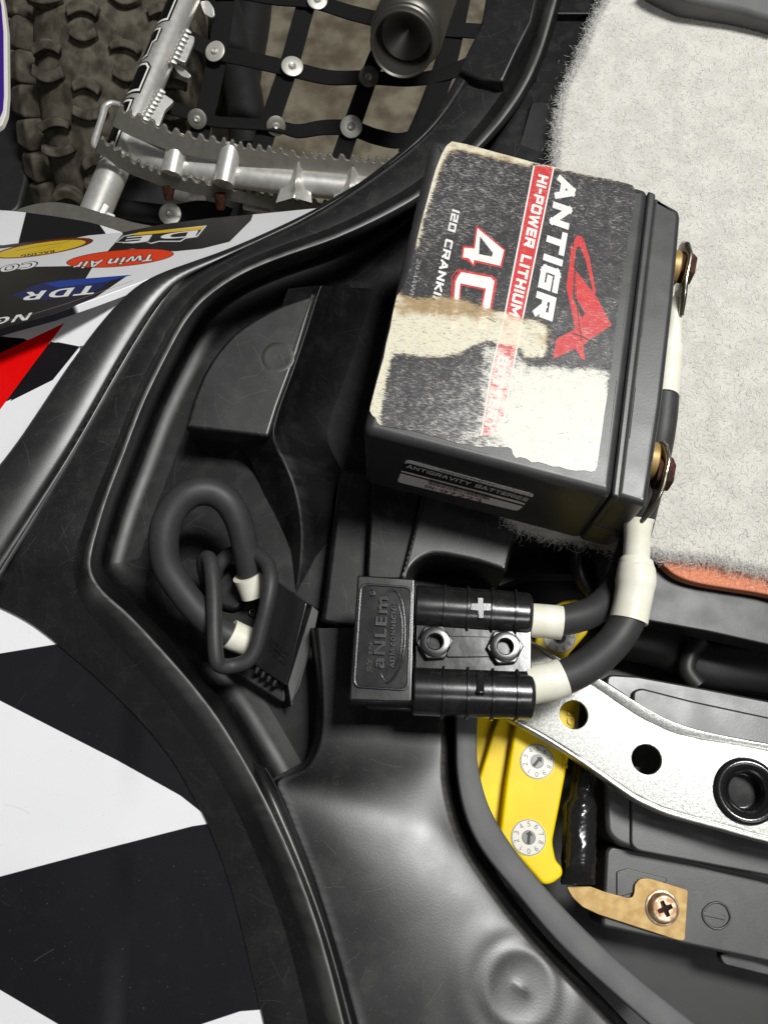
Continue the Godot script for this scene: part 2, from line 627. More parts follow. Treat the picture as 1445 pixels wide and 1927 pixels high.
func make_materials():
	var g := Color(1, 1, 1)
	var grain := tex(wrap_noise(11, 0.22, 2, 512))
	var mott := mottled(12, 0.012, Color(0.9, 0.9, 0.91), Color(1, 1, 1), 5, 512, 0.4)
	var sheen := mottled(13, 0.012, Color(0.84, 0.84, 0.84), Color(1, 1, 1), 5, 512, 0.4)
	var dust := flecks(14, 1024, 7000, 260, Color(0.5, 0.49, 0.47), 0.06)
	var dust2 := flecks(15, 1024, 900, 320, Color(0.42, 0.42, 0.42), 0.09)
	# moulded black bodywork
	var p := wrapped(surf(tone(0.3), 0.4, 0.0, 0.58), 7.0)
	p.vertex_color_use_as_albedo = true
	p.albedo_texture = mott
	rough_map(p, sheen)
	dusty(p, dust)
	bumpy(p, tex(wrap_noise(16, 0.4, 2, 512)), 0.0016)
	M.body = p
	var pocket := p.duplicate()
	pocket.roughness = 0.44
	pocket.metallic_specular = 0.42
	pocket.albedo_color = tone(0.2)  # darker copy of the body plastic: the pocket's shade is put into its colour
	pocket.detail_albedo = dust2
	M.pocket = pocket
	# battery case
	var bc := wrapped(surf(tone(0.036), 0.42, 0.0, 0.6), 9.0)
	bc.albedo_texture = mott
	rough_map(bc, sheen)
	dusty(bc, dust2)
	bumpy(bc, grain, 0.001)
	M.case = bc
	var lc := bc.duplicate()
	lc.roughness = 0.42
	M.lid = lc
	# glossy plug plastic
	var gp := wrapped(surf(tone(0.009), 0.24, 0.0, 0.72), 12.0)
	rough_map(gp, sheen)
	dusty(gp, dust2)
	bumpy(gp, grain, 0.0008)
	M.plug = gp
	var gl := wrapped(surf(tone(0.012), 0.2, 0.0, 0.6), 14.0)
	rough_map(gl, sheen)
	bumpy(gl, tex(wrap_noise(21, 0.02, 3, 512)), 0.002)
	M.gloss = gl
	var dk := wrapped(surf(tone(0.014), 0.55), 8.0)
	rough_map(dk, sheen)
	M.dark = dk
	# rubber
	var rb := wrapped(surf(tone(0.13), 0.6, 0.0, 0.4), 9.0)
	rb.albedo_texture = mott
	dusty(rb, dust2)
	bumpy(rb, tex(wrap_noise(22, 0.2, 2, 512)), 0.004)
	M.rubber = rb
	var cb := wrapped(surf(tone(0.036), 0.52, 0.0, 0.45), 9.0)
	cb.albedo_texture = mott
	bumpy(cb, grain, 0.0008)
	dusty(cb, dust2)
	M.cable = cb
	# cream heat-shrink
	var sk := wrapped(surf(Color(0.94, 0.935, 0.89), 0.42), 16.0)
	sk.albedo_texture = mottled(23, 0.02, Color(0.94, 0.93, 0.89), Color(1, 1, 1), 4, 256, 0.4)
	bumpy(sk, grain, 0.001)
	M.shrink = sk
	# metals
	var al := wrapped(surf(Color(0.90, 0.895, 0.88), 0.42, 0.65), 12.0)
	al.albedo_texture = mottled(24, 0.03, Color(0.92, 0.915, 0.9), Color(1, 1, 1), 5, 512, 0.4)
	rough_map(al, sheen)
	bumpy(al, grain, 0.0015)
	M.alu = al
	var dal := al.duplicate()
	dal.albedo_color = Color(0.55, 0.54, 0.51)
	dal.roughness = 0.6
	M.dull_alu = dal
	var tin := wrapped(surf(Color(0.8, 0.77, 0.7), 0.3, 1.0), 14.0)
	rough_map(tin, sheen)
	M.tin = tin
	var sp := Image.create(512, 512, false, Image.FORMAT_RGBA8)
	var a := wrap_noise(25, 0.06, 3)
	var b := wrap_noise(26, 0.16, 2)
	for y in 512:
		for x in 512:
			var k := smoothstep(0.3, 0.7, a.get_pixel(x, y).r * 0.45 + b.get_pixel(x, y).r * 0.55)
			sp.set_pixel(x, y, Color(0.76, 0.76, 0.75).lerp(Color(1, 1, 0.99), k))
	var zn := wrapped(surf(Color(0.78, 0.78, 0.77), 0.3, 0.9), 20.0)
	zn.albedo_texture = tex(sp)
	bumpy(zn, tex(b), 0.004)
	M.zinc = zn
	var brs := wrapped(surf(Color(0.70, 0.60, 0.40), 0.5, 0.4), 26.0)
	brs.albedo_texture = mottled(27, 0.03, Color(0.88, 0.82, 0.72), Color(1, 0.99, 0.97), 6, 256, 0.45)
	bumpy(brs, grain, 0.002)
	M.brass = brs
	var rust := wrapped(surf(Color(0.36, 0.21, 0.13), 0.7, 0.2), 40.0)
	rust.albedo_texture = mottled(28, 0.03, Color(0.45, 0.38, 0.34), Color(1, 0.95, 0.9), 5, 256, 0.3)
	bumpy(rust, grain, 0.02)
	M.rust = rust
	var scr := wrapped(surf(Color(0.85, 0.80, 0.73), 0.38, 0.6), 60.0)
	scr.albedo_texture = mottled(29, 0.02, Color(0.72, 0.58, 0.46), Color(1, 0.99, 0.97), 5, 256, 0.3)
	M.screw = scr
	# yellow plastic
	var yl := wrapped(surf(Color(0.97, 0.84, 0.0), 0.42, 0.0, 0.4), 14.0)
	yl.albedo_texture = mottled(30, 0.01, Color(0.95, 0.94, 0.9), Color(1, 1, 1), 4, 256, 0.4)
	bumpy(yl, grain, 0.0006)
	M.yellow = yl
	var ru := Image.create(1024, 1024, false, Image.FORMAT_RGBA8)
	# felt
	var rng := RandomNumberGenerator.new()
	rng.seed = 31
	var patch := wrap_noise(32, 0.008, 5, 1024)
	for y in 1024:
		for x in 1024:
			var k := smoothstep(0.3, 0.75, patch.get_pixel(x, y).r)
			ru.set_pixel(x, y, Color(0.80, 0.79, 0.765).lerp(Color(0.85, 0.842, 0.815), k))
	var fine := wrap_noise(33, 0.05, 4, 1024)
	strokes(ru, 16000, rng, Vector2(8, 26), [Color(0.9, 0.89, 0.865), Color(0.85, 0.84, 0.81), Color(0.78, 0.765, 0.735)], 0.7)
	for k in 4200:
		var x := rng.randi() % 1024
		var y := rng.randi() % 1024
		if fine.get_pixel(x, y).r + patch.get_pixel(x, y).r * -0.5 > 0.24:
			var c := Color(0.5, 0.46, 0.42).lerp(Color(0.66, 0.62, 0.58), rng.randf())
			var ang := rng.randf() * TAU
			for i in rng.randi_range(2, 7): ru.set_pixel(posmod(x + int(cos(ang) * i), 1024), posmod(y + int(sin(ang) * i), 1024), c)
	var ft := wrapped(surf(Color(0.94, 0.94, 0.935), 0.95, 0.0, 0.2), 7.5)
	ft.albedo_texture = tex(ru)
	ft.rim_enabled = true
	ft.rim = 0.4
	bumpy(ft, ft.albedo_texture, 0.02)
	M.felt = ft
	M.fibre = surf(Color(0.97, 0.965, 0.95), 0.9, 0.0, 0.2)
	M.fibre.backlight_enabled = true
	M.fibre.backlight = Color(0.5, 0.5, 0.5)
	var of := wrapped(surf(Color(0.88, 0.58, 0.46), 0.92, 0.0, 0.2), 10.0)
	of.albedo_texture = mottled(34, 0.15, Color(0.86, 0.84, 0.82), Color(1, 1, 1), 3, 512, 0.4)
	bumpy(of, of.albedo_texture, 0.02)
	M.foam = of
	# ground and tyre
	var cc := wrapped(surf(Color(0.55, 0.52, 0.46), 0.9, 0.0, 0.3), 1.6)
	cc.albedo_texture = mottled(35, 0.012, Color(0.72, 0.7, 0.67), Color(1, 1, 0.98), 6, 1024, 0.36)
	M.concrete = cc
	var ty := wrapped(surf(Color(0.41, 0.395, 0.365), 0.88, 0.0, 0.3), 5.0)
	ty.albedo_texture = mottled(36, 0.025, Color(0.55, 0.53, 0.5), Color(1, 0.98, 0.94), 6, 512, 0.3)
	bumpy(ty, ty.albedo_texture, 0.03)
	M.tyre = ty
	# webbing: ribs across the strap
	var wb := Image.create(64, 512, false, Image.FORMAT_RGBA8)
	for y in 512:
		for x in 64:
			var k := 0.5 + 0.5 * sin(y * TAU / 8.0)
			var j := 0.5 + 0.5 * sin(x * TAU / 8.0 + (PI if (y / 8) % 2 == 0 else 0.0))
			var q := 0.5 + 0.3 * k + 0.2 * j
			wb.set_pixel(x, y, Color(q, q, q))
	var web := surf(tone(0.024), 0.8, 0.0, 0.3)
	web.albedo_texture = tex(wb)
	web.uv1_scale = Vector3(1, 6, 1)
	bumpy(web, web.albedo_texture, 0.04)
	M.web = web
	M.tape = wrapped(surf(tone(0.012), 0.2, 0.0, 0.6), 22.0)
	bumpy(M.tape, tex(wrap_noise(37, 0.01, 3, 512)), 0.04)
	M.print = surf(Color.WHITE, 0.32)
	dusty(M.print, flecks(17, 1024, 1100, 10, Color(0.5, 0.49, 0.46), 0.015))
	M.purple = surf(Color(0.22, 0.10, 0.50), 0.4)
	M.ivory = surf(Color(0.84, 0.83, 0.8), 0.4)

# ---------- the setting ----------
func setting():
	var b := mb()
	b.plate(level(-0.62), MB.rect(7, 7), 0.1)
	var f := single("concrete_floor", b, M.concrete, "stained beige concrete floor far below the bike", "floor")
	f.remove_meta("category")
	f.set_meta("kind", "structure")

# ---------- black bodywork ----------
var side_plane: Transform3D      # the chequered side panel by the lower left corner
var nose_plane: Transform3D      # the panel with the red point
var sticker_plane: Transform3D   # the steep panel with the stickers
var far_plane: Transform3D

func bodywork():
	side_plane = leaning(P(367, 1500, -0.006), Vector3(-0.16, 1, 0.05))
	nose_plane = leaning(P(200, 590, -0.008), Vector3(-0.25, 1, -0.12))
	sticker_plane = leaning(P(354, 493, -0.009), Vector3(-0.2, 0.75, -0.6))
	far_plane = leaning(P(120, 440, -0.1), Vector3(-0.1, 0.8, -0.45))
	var t := thing("bodywork", "scuffed black moulded plastic bodywork with a curved ridge and a deep pocket", "bodywork", P(700, 1000, -0.05))
	var rng := RandomNumberGenerator.new()
	rng.seed = 5
	var K := Color(WORN, WORN, WORN)
	# cross-sections from front to rear: the outer edge, the foot of the ridge, the ridge itself
	var B := pts("948,-40 915,90 868,175 815,245 730,315 606,398 500,452 420,484 335,525 300,572 255,648 196,750 135,860 90,940 8,1070 -70,1112 42,1162 93,1198 180,1271 249,1337 298,1392 336,1444 367,1500 393,1550 436,1659 476,1830 515,2000")
	var C := pts("1054,-40 1014,109 961,206 870,305 779,375 640,444 536,478 456,510 394,550 350,595 310,670 266,759 229,860 198,937 168,1040 167,1077 190,1116 237,1154 295,1216 357,1286 411,1356 446,1414 484,1480 516,1545 558,1640 604,1765 660,1990")
	var E := pts("1020,-40 985,100 935,195 852,290 765,360 630,428 527,463 447,496 383,538 338,585 297,660 252,750 214,852 182,930 142,1040 141,1085 155,1135 194,1181 245,1236 300,1302 350,1368 390,1424 432,1495 463,1560 500,1650 545,1765 596,1990")
	var rows := []
	var tint := []
	var wall := []
	var walltint := []
	var N := B.size()
	for i in N:
		var d := (C[mini(i + 1, N - 1)] - C[maxi(i - 1, 0)]).normalized()
		var inw := Vector2(d.y, -d.x)      # towards the pocket
		if inw.x < 0.0: inw = -inw
		var low := smoothstep(13.0, 16.0, i)
		var hb := lerpf(0.004, 0.0, low)
		var b3: Vector3 = P(B[i].x, B[i].y, hb) if i < 15 else at_on(B[i].x, B[i].y, side_plane) + Vector3(0, 0.0016, 0)
		var he := lerpf(0.005, 0.001, low)
		var hc := lerpf(0.011, 0.012, low)
		if i < 3: hc = 0.013
		var e3 := P(E[i].x, E[i].y, he)
		var c3 := P(C[i].x, C[i].y, hc)
		var q := C[i] + inw * 3.0
		var r := C[i] - inw * 4.0
		var m := b3.lerp(e3, 0.55) + Vector3(0, 0.0006, 0)
		rows.append(PackedVector3Array([b3 + (b3 - e3).normalized() * 0.0008 - Vector3(0, 0.004, 0), b3 - Vector3(0, 0.0004, 0), b3.lerp(m, 0.03), m, e3.lerp(m, 0.06), e3, e3.lerp(c3, 0.5) - Vector3(0, 0.001, 0), P(r.x, r.y, hc - 0.0014), c3, P(q.x, q.y, hc - 0.0006)]))
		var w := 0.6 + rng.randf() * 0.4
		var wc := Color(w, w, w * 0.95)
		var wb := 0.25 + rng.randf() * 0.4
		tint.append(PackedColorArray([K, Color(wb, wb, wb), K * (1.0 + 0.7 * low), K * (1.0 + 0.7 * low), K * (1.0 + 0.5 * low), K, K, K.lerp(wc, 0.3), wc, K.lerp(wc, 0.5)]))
		var q1 := C[i] + inw * 6.0
		var q2 := C[i] + inw * (12.0 if i > 4 else 8.0)
		var q3 := C[i] + inw * (19.0 if i > 4 else 12.0)
		var q4 := C[i] + inw * (29.0 if i > 4 else 16.0)
		var q5 := C[i] + inw * (43.0 if i > 4 else 20.0)
		var q6 := C[i] + inw * (70.0 if i > 4 else 24.0)
		var q7 := C[i] + inw * (120.0 if i > 4 else 28.0)
		if i <= 22:
			var floor_h := -0.0285
			wall.append(PackedVector3Array([P(q.x, q.y, hc - 0.0006), P(q1.x, q1.y, hc - 0.003), P(q2.x, q2.y, hc - 0.010), P(q3.x, q3.y, hc - 0.023), P(q4.x, q4.y, -0.0252), P(q5.x, q5.y, -0.0292), P(q6.x, q6.y, -0.0299), P(q7.x, q7.y, -0.0301), P(q7.x, q7.y, -0.031)]))
			walltint.append(PackedColorArray([K.lerp(wc, 0.4), K, K, K, K, K, K, K, K]))
	var x := mb()
	x.grid(stretch(rows, 7), false, "up", stretch_tint(tint, 7, rng, 0.35))
	part(t, "side_rail", x, M.body)
	x = mb()
	x.grid(stretch(wall, 7), false, "up", stretch_tint(walltint, 7, rng, 0.1))
	part(t, "pocket_wall", x, M.pocket)
	# the outer band above it
	var O := pts("932,-40 908,40 862,140 800,246 690,336 597,393 440,465 354,494 252,531 151,653 80,760 13,860 -110,1000")
	var D := pts("940,-40 912,70 866,160 808,246 712,326 602,396 460,464 385,500 306,541 232,650 165,770 111,860 -30,1060")
	var Q := pts("948,-40 915,90 868,175 815,245 730,315 606,398 500,452 420,484 335,525 263,635 196,750 137,858 -30,1130")
	rows = []
	tint = []
	for i in O.size():
		var k := smoothstep(5.0, 9.0, i)
		var o3 := P(O[i].x, O[i].y, 0.004 + 0.004 * k)
		var d3 := P(D[i].x, D[i].y, 0.005 + 0.0035 * k)
		var q3 := P(Q[i].x, Q[i].y, 0.0045)
		rows.append(PackedVector3Array([o3 + Vector3(-0.0006, -0.006, -0.0006), o3 - Vector3(0, 0.0005, 0), o3.lerp(d3, 0.06), o3.lerp(d3, 0.5) + Vector3(0, 0.0012 * k, 0), d3, d3.lerp(q3, 0.4) - Vector3(0, 0.0016 * k, 0), d3.lerp(q3, 0.85) - Vector3(0, 0.0008 * k, 0), q3 + Vector3(0, 0.0008, 0), q3 + Vector3(0.0006, -0.001, 0)]))
		var w := 0.5 + rng.randf() * 0.3
		tint.append(PackedColorArray([K, Color(w, w, w), K * (1.0 + k), K * (1.15 + 1.2 * k), K * (1.0 + k), K, K, Color(0.4, 0.4, 0.4).lerp(K, 1.0 - k), K]))
	x = mb()
	x.grid(stretch(rows, 7), false, "up", stretch_tint(tint, 7, rng, 0.25))
	part(t, "outer_band", x, M.body)
	# pocket floor
	x = mb(K)
	x.plate(level(-0.030), rounded(outline("300,560 700,330 1060,120 1130,-60 1420,-60 1420,1080 1000,1080 640,1210 610,1430 560,1480 470,1480 170,1110 170,1010", level(-0.03)), 0.004), 0.012)
	part(t, "pocket_floor", x, M.pocket)
	# the raised pod in the pocket, and its faint round mark
	var fr := leaning(P(460, 720, -0.006), Vector3(0.03, 1, 0.06))
	x = mb(K * 1.2)
	var podline := PackedVector2Array()
	var bow := PackedVector3Array()
	for q in outline("349,804 364,752 387,697 421,648 461,612 523,577 595,551", fr): bow.append(Vector3(q.x, q.y, 0))
	for q in smooth(bow, 5): podline.append(Vector2(q.x, q.y))
	podline.append_array(outline("562,661 523,767 506,822", fr))
	x.plate(fr, rounded(podline, 0.0016), 0.03, 0.0015, [], Vector2.ZERO, Vector2.ONE, 4)
	var pod := part(t, "pod", x, M.body)
	x = mb(K)
	var pc := on(Vector2(523, 672), fr)
	x.lathe(fr * Vector3(pc.x, pc.y, 0.00002), fr.basis.z, PackedVector2Array([Vector2(0.00002, 0), Vector2(0.00008, 0.0025), Vector2(0.00003, 0.0045), Vector2(0.0001, 0.0055), Vector2(-0.00005, 0.0066)]), 32)
	part(pod, "moulding_mark", x, M.body)
	# the pod's dark flank, and the worn crease that runs on from its corner
	rows = []
	tint = []
	var S := pts("604,535 596,553 580,605 562,661 541,720 523,767 508,820 532,862 556,915 569,985 568,1055 556,1130")
	var down := [0.0, 0.0, 0.0, 0.0, 0.0, 0.0, 0.0, 0.014, 0.0175, 0.021, 0.0255, 0.031]
	for i in S.size():
		var s := S[i]
		var q := on(s, fr)
		var top: Vector3 = fr * Vector3(q.x, q.y, -0.0004) if i < 7 else P(s.x, s.y, -down[i])
		var y := top.y
		var k := 1.0 if i >= 7 else 0.0
		rows.append(PackedVector3Array([P(s.x - 60, s.y + 6, y - 0.006 - 0.006 * k), P(s.x - 22, s.y + 2, y - 0.004 - 0.002 * k), P(s.x - 4, s.y, y - 0.002 + 0.0014 * k), top, P(s.x + 5, s.y, y - 0.0012), P(s.x + 26, s.y + 2, y - 0.009 + 0.004 * k), P(s.x + 58, s.y + 4, minf(y - 0.008, -0.024)), P(s.x + 100, s.y + 6, -0.0298), P(s.x + 150, s.y + 6, -0.033)]))
		var w := rng.randf_range(0.1, 0.24) if i > 6 and i < 11 else WORN
		tint.append(PackedColorArray([K, K, K.lerp(Color(w, w, w), 0.5), Color(w, w * 0.97, w * 0.9), K.lerp(Color(w, w, w), 0.6), K, K, K, K]))
	x = mb()
	x.grid(stretch(rows, 8), false, "up", stretch_tint(tint, 8, rng, 0.6))
	part(t, "pod_flank", x, M.pocket)
	# the deck behind the pocket
	rows = []
	tint = []
	var lines := ["590,1165 645,1165 710,1165 780,1165 850,1165", "603,1300 660,1300 725,1300 780,1300 829,1300", "602,1395 665,1395 730,1397 785,1398 835,1398", "572,1452 655,1450 735,1452 795,1455 832,1460", "516,1467 618,1486 715,1502 795,1516 847,1533", "533,1503 630,1530 730,1546 812,1562 862,1575", "560,1571 650,1592 745,1610 826,1626 884,1620", "585,1634 690,1655 785,1675 870,1690 952,1717", "608,1702 715,1725 815,1745 910,1760 1015,1789", "642,1813 760,1835 880,1852 980,1862 1100,1877", "690,1990 830,1995 970,1998 1090,2000 1200,1982"]
	var hs := [-0.005, -0.003, 0.0, 0.0035, 0.007, 0.0085, 0.009, 0.009, 0.009, 0.009, 0.009]
	for i in lines.size():
		var r := pts(lines[i])
		var h: float = hs[i]
		var lip := 0.0035 if i < 4 else 0.0
		var row := PackedVector3Array()
		row.append(P(r[0].x - 10, r[0].y, h - 0.02 if i < 4 else h - 0.006))
		row.append(P(r[0].x - 2, r[0].y, h - 0.004 if i < 4 else h - 0.0012))
		row.append(P(r[0].x + 3, r[0].y, h))
		row.append(P(r[0].x + 10, r[0].y + 1, h + 0.0001))
		var dip := 0.0042 * smoothstep(2.0, 5.0, i)
		row.append(P(r[1].x, r[1].y, h + 0.0004))
		row.append(P(r[2].x, r[2].y, h - dip * 0.12))
		row.append(P(r[3].x, r[3].y, h - dip * 0.5))
		row.append(P(r[4].x - 9, r[4].y, h - dip * 0.92))
		row.append(P(r[4].x, r[4].y, h - dip - 0.0004))
		row.append(P(r[4].x + 7, r[4].y + 1, h - dip - 0.004))
		row.append(P(r[4].x + 12, r[4].y + 1, h - dip - 0.010))
		row.append(P(r[4].x + 30, r[4].y - 4, h - dip - 0.014))
		rows.append(row)
		var w := rng.randf_range(0.3, 0.5)
		tint.append(PackedColorArray([K, K, Color(w, w, w) if i > 3 else K * 0.6, K, K, K, K, K.lerp(Color(w, w * 0.95, w * 0.85), 0.15), Color(w, w * 0.95, w * 0.85) * 0.6, K, K, K]))
	x = mb()
	var fine := turned(stretch(turned(stretch(rows, 14)), 12))
	var finetint := turned_tint(stretch_tint(turned_tint(stretch_tint(tint, 14, rng, 0.3)), 12, rng, 0.02))
	var mark := P(978, 1858, 0.006)     # a faint round moulding mark, pressed into the deck
	for i in fine.size():
		for j in fine[i].size():
			var q: Vector3 = fine[i][j]
			var d := Vector2(q.x - mark.x, q.z - mark.z).length()
			if d < 0.03: fine[i][j].y += 0.00035 * exp(-pow((d - 0.0105) / 0.0022, 2)) + 0.0003 * exp(-pow((d - 0.0178) / 0.004, 2)) + 0.0003 * exp(-pow(d / 0.0012, 2)) - 0.00015 * exp(-pow((d - 0.004) / 0.003, 2))
	x.grid(fine, false, "up", finetint)
	part(t, "rear_deck", x, M.body)
	# groove between the ridge and the deck
	rows = []
	tint = []
	var G1 := pts("449,1416 487,1481 519,1546 562,1641 608,1766 664,1990")
	var G2 := pts("490,1440 514,1468 558,1571 606,1702 640,1813 688,1990")
	for i in G1.size():
		var k := 0.009 if i == 0 else 0.0
		rows.append(PackedVector3Array([P(G1[i].x, G1[i].y, 0.0105), P(lerpf(G1[i].x, G2[i].x, 0.2), lerpf(G1[i].y, G2[i].y, 0.2), 0.006), P(lerpf(G1[i].x, G2[i].x, 0.42), lerpf(G1[i].y, G2[i].y, 0.42), 0.0045), P(lerpf(G1[i].x, G2[i].x, 0.75), lerpf(G1[i].y, G2[i].y, 0.75), 0.0048), P(lerpf(G1[i].x, G2[i].x, 0.95), lerpf(G1[i].y, G2[i].y, 0.95), 0.0066), P(G2[i].x + 2, G2[i].y, 0.0076)]))
		for q in rows[-1].size(): rows[-1][q].y -= k
		tint.append(PackedColorArray([K, K, K * 1.4, K * 1.6, K * 1.2, Color(0.5, 0.5, 0.5)]))
	x = mb()
	x.grid(stretch(rows, 8), false, "up", stretch_tint(tint, 8, rng, 0.2))
	part(t, "ridge_groove", x, M.body)
	# lapped upper piece at the front, with a lip
	x = mb(K * 1.05)
	fr = leaning(P(930, 80, 0.012), Vector3(-0.25, 1, 0.05))
	x.plate(fr, rounded(outline("922,-60 905,45 862,131 903,150 945,153 972,95 1000,40 1022,-60", fr), 0.0015), 0.008, 0.0012)
	part(t, "lapped_end", x, M.body)
	# flat floor and step by the front of the battery
	x = mb(K * 0.9)
	x.plate(level(-0.012), rounded(outline("905,300 975,200 1003,152 1090,158 1130,340 1100,420 900,420", level(-0.012)), 0.001), 0.012, 0.0008)
	x.plate(level(-0.017), rounded(outline("1003,170 1030,30 1200,30 1200,170", level(-0.017)), 0.001), 0.01, 0.0008)
	x.plate(level(-0.013), rounded(outline("1036,26 1048,-60 1200,-60 1200,26", level(-0.013)), 0.001), 0.01, 0.0008)
	part(t, "front_floor", x, M.pocket)
	x = mb(K * 1.3)
	fr = leaning(P(1000, 250, -0.0112), Vector3(-0.05, 1, 0.1))
	x.plate(fr, rounded(outline("965,310 1000,190 1062,192 1052,330", fr), 0.002), 0.002, 0.0006)
	part(t, "step_pad", x, M.pocket)
	# grey flat strip right of the shaded plug, and the black duct below the battery
	x = mb(K * 1.1)
	x.plate(level(-0.014), rounded(outline("640,880 720,880 690,1190 603,1172", level(-0.014)), 0.002), 0.014, 0.002)
	part(t, "flat_strip", x, M.pocket)
	x = mb(K * 1.15)
	x.plate(level(-0.002), rounded(outline("797,915 985,950 953,1076 940,1072 900,1058 838,1045 812,1043 792,1052 777,1066 764,1090 752,1092", level(-0.002)), 0.0016), 0.03, 0.0018, [], Vector2.ZERO, Vector2.ONE, 4)
	part(t, "duct_hood", x, M.body)
	x = mb(K)
	x.plate(level(-0.006), rounded(outline("700,900 800,900 770,1090 690,1090", level(-0.006)), 0.002), 0.03, 0.001)
	part(t, "duct_side", x, M.pocket)
	# dark well floor, the wall under the felt and a bent hose-like moulding
	x = mb(K * 0.5)
	x.plate(level(-0.062), outline("640,900 1600,900 1600,2100 640,2100", level(-0.062)), 0.01)
	part(t, "well_floor", x, M.dark)
	x = mb(K)
	x.tube(way("1118,960 1092,1000 1083,1040 1092,1085 1118,1125 1150,1160", [-0.012, -0.012, -0.014, -0.018, -0.024, -0.03], 6), ease_list([0.0022, 0.0026, 0.003, 0.0028], 31), 12)
	x.tube(way("1150,960 1128,1000 1122,1040 1128,1080 1150,1130", [-0.014, -0.016, -0.02, -0.026, -0.03], 6), 0.003, 12)
	part(t, "well_moulding", x, M.body)
	# the rear edge plate under the foam
	x = mb(K * 1.1)
	x.plate(level(-0.011), rounded(outline("1110,1020 1225,1020 1330,1060 1600,1060 1600,1258 1445,1215 1333,1190 1218,1169 1140,1155", level(-0.011)), 0.001), 0.012, 0.0009)
	part(t, "seat_ledge", x, M.pocket)
	# rubber seal round the well
	var s := thing("well_seal", "grey black rubber seal curving round the edge of the open well", "seal", P(900, 1500, -0.01))
	var I := pts("905,1120 868,1220 857,1340 858,1400 858,1450 872,1533 905,1603 975,1685 1051,1779 1141,1858 1250,1955")
	var J := pts("945,1125 910,1225 899,1340 897,1400 898,1440 916,1515 957,1586 1020,1665 1097,1748 1196,1838 1325,1940")
	rows = []
	for i in I.size():
		var p3 := P(I[i].x, I[i].y, 0.003)
		var q3 := P(J[i].x, J[i].y, 0.002)
		var across := (q3 - p3).normalized()
		rows.append(PackedVector3Array([p3 + across * 0.0006 - Vector3(0, 0.014, 0), p3 - Vector3(0, 0.004, 0), p3 - Vector3(0, 0.0006, 0), p3.lerp(q3, 0.12) + Vector3(0, 0.0003, 0), p3.lerp(q3, 0.5) + Vector3(0, 0.0006, 0), p3.lerp(q3, 0.9), q3 - Vector3(0, 0.0006, 0), q3 - Vector3(0, 0.004, 0), q3 - Vector3(0, 0.05, 0)]))
	x = mb()
	x.grid(stretch(rows, 8), false, "up")
	part(s, "seal_strip", x, M.rubber)

func stretch(rows: Array, sub: int) -> Array:   # finer cross-sections between the given ones
	var C: int = rows[0].size()
	var out := []
	for i in rows.size() - 1:
		for k in sub:
			var line := PackedVector3Array()
			for j in C: line.append(eased(rows[maxi(i - 1, 0)][j], rows[i][j], rows[i + 1][j], rows[mini(i + 2, rows.size() - 1)][j], float(k) / sub))
			out.append(line)
	out.append(rows[-1])
	return out

func eased(a: Vector3, b: Vector3, c: Vector3, d: Vector3, f: float) -> Vector3:   # between passing through the spots and flowing past them
	var g := 1.0 - f
	var soft := (a * g * g * g + b * (3.0 * f * f * f - 6.0 * f * f + 4.0) + c * (-3.0 * f * f * f + 3.0 * f * f + 3.0 * f + 1.0) + d * f * f * f) / 6.0
	return soft.lerp(b.cubic_interpolate(c, a, d, f), 0.25)

func bounds(p: PackedVector2Array) -> Array[Vector2]:
	var lo := Vector2.INF
	var hi := -Vector2.INF
	for q in p:
		lo = lo.min(q); hi = hi.max(q)
	return [lo - Vector2.ONE * 0.002, hi + Vector2.ONE * 0.002]

func turned(rows: Array) -> Array:
	var out := []
	for j in rows[0].size():
		var line := PackedVector3Array()
		for r in rows: line.append(r[j])
		out.append(line)
	return out

func turned_tint(rows: Array) -> Array:
	var out := []
	for j in rows[0].size():
		var line := PackedColorArray()
		for r in rows: line.append(r[j])
		out.append(line)
	return out

func stretch_tint(rows: Array, sub: int, rng: RandomNumberGenerator, jitter: float) -> Array:
	var C: int = rows[0].size()
	var out := []
	for i in rows.size() - 1:
		for k in sub:
			var line := PackedColorArray()
			for j in C:
				var c: Color = rows[i][j].lerp(rows[i + 1][j], float(k) / sub)
				var q := 1.0 + rng.randf_range(-jitter, jitter) * (1.0 if c.r > WORN * 3.2 else 0.1)
				line.append(Color(c.r * q, c.g * q, c.b * q))
			out.append(line)
	out.append(rows[-1])
	return out

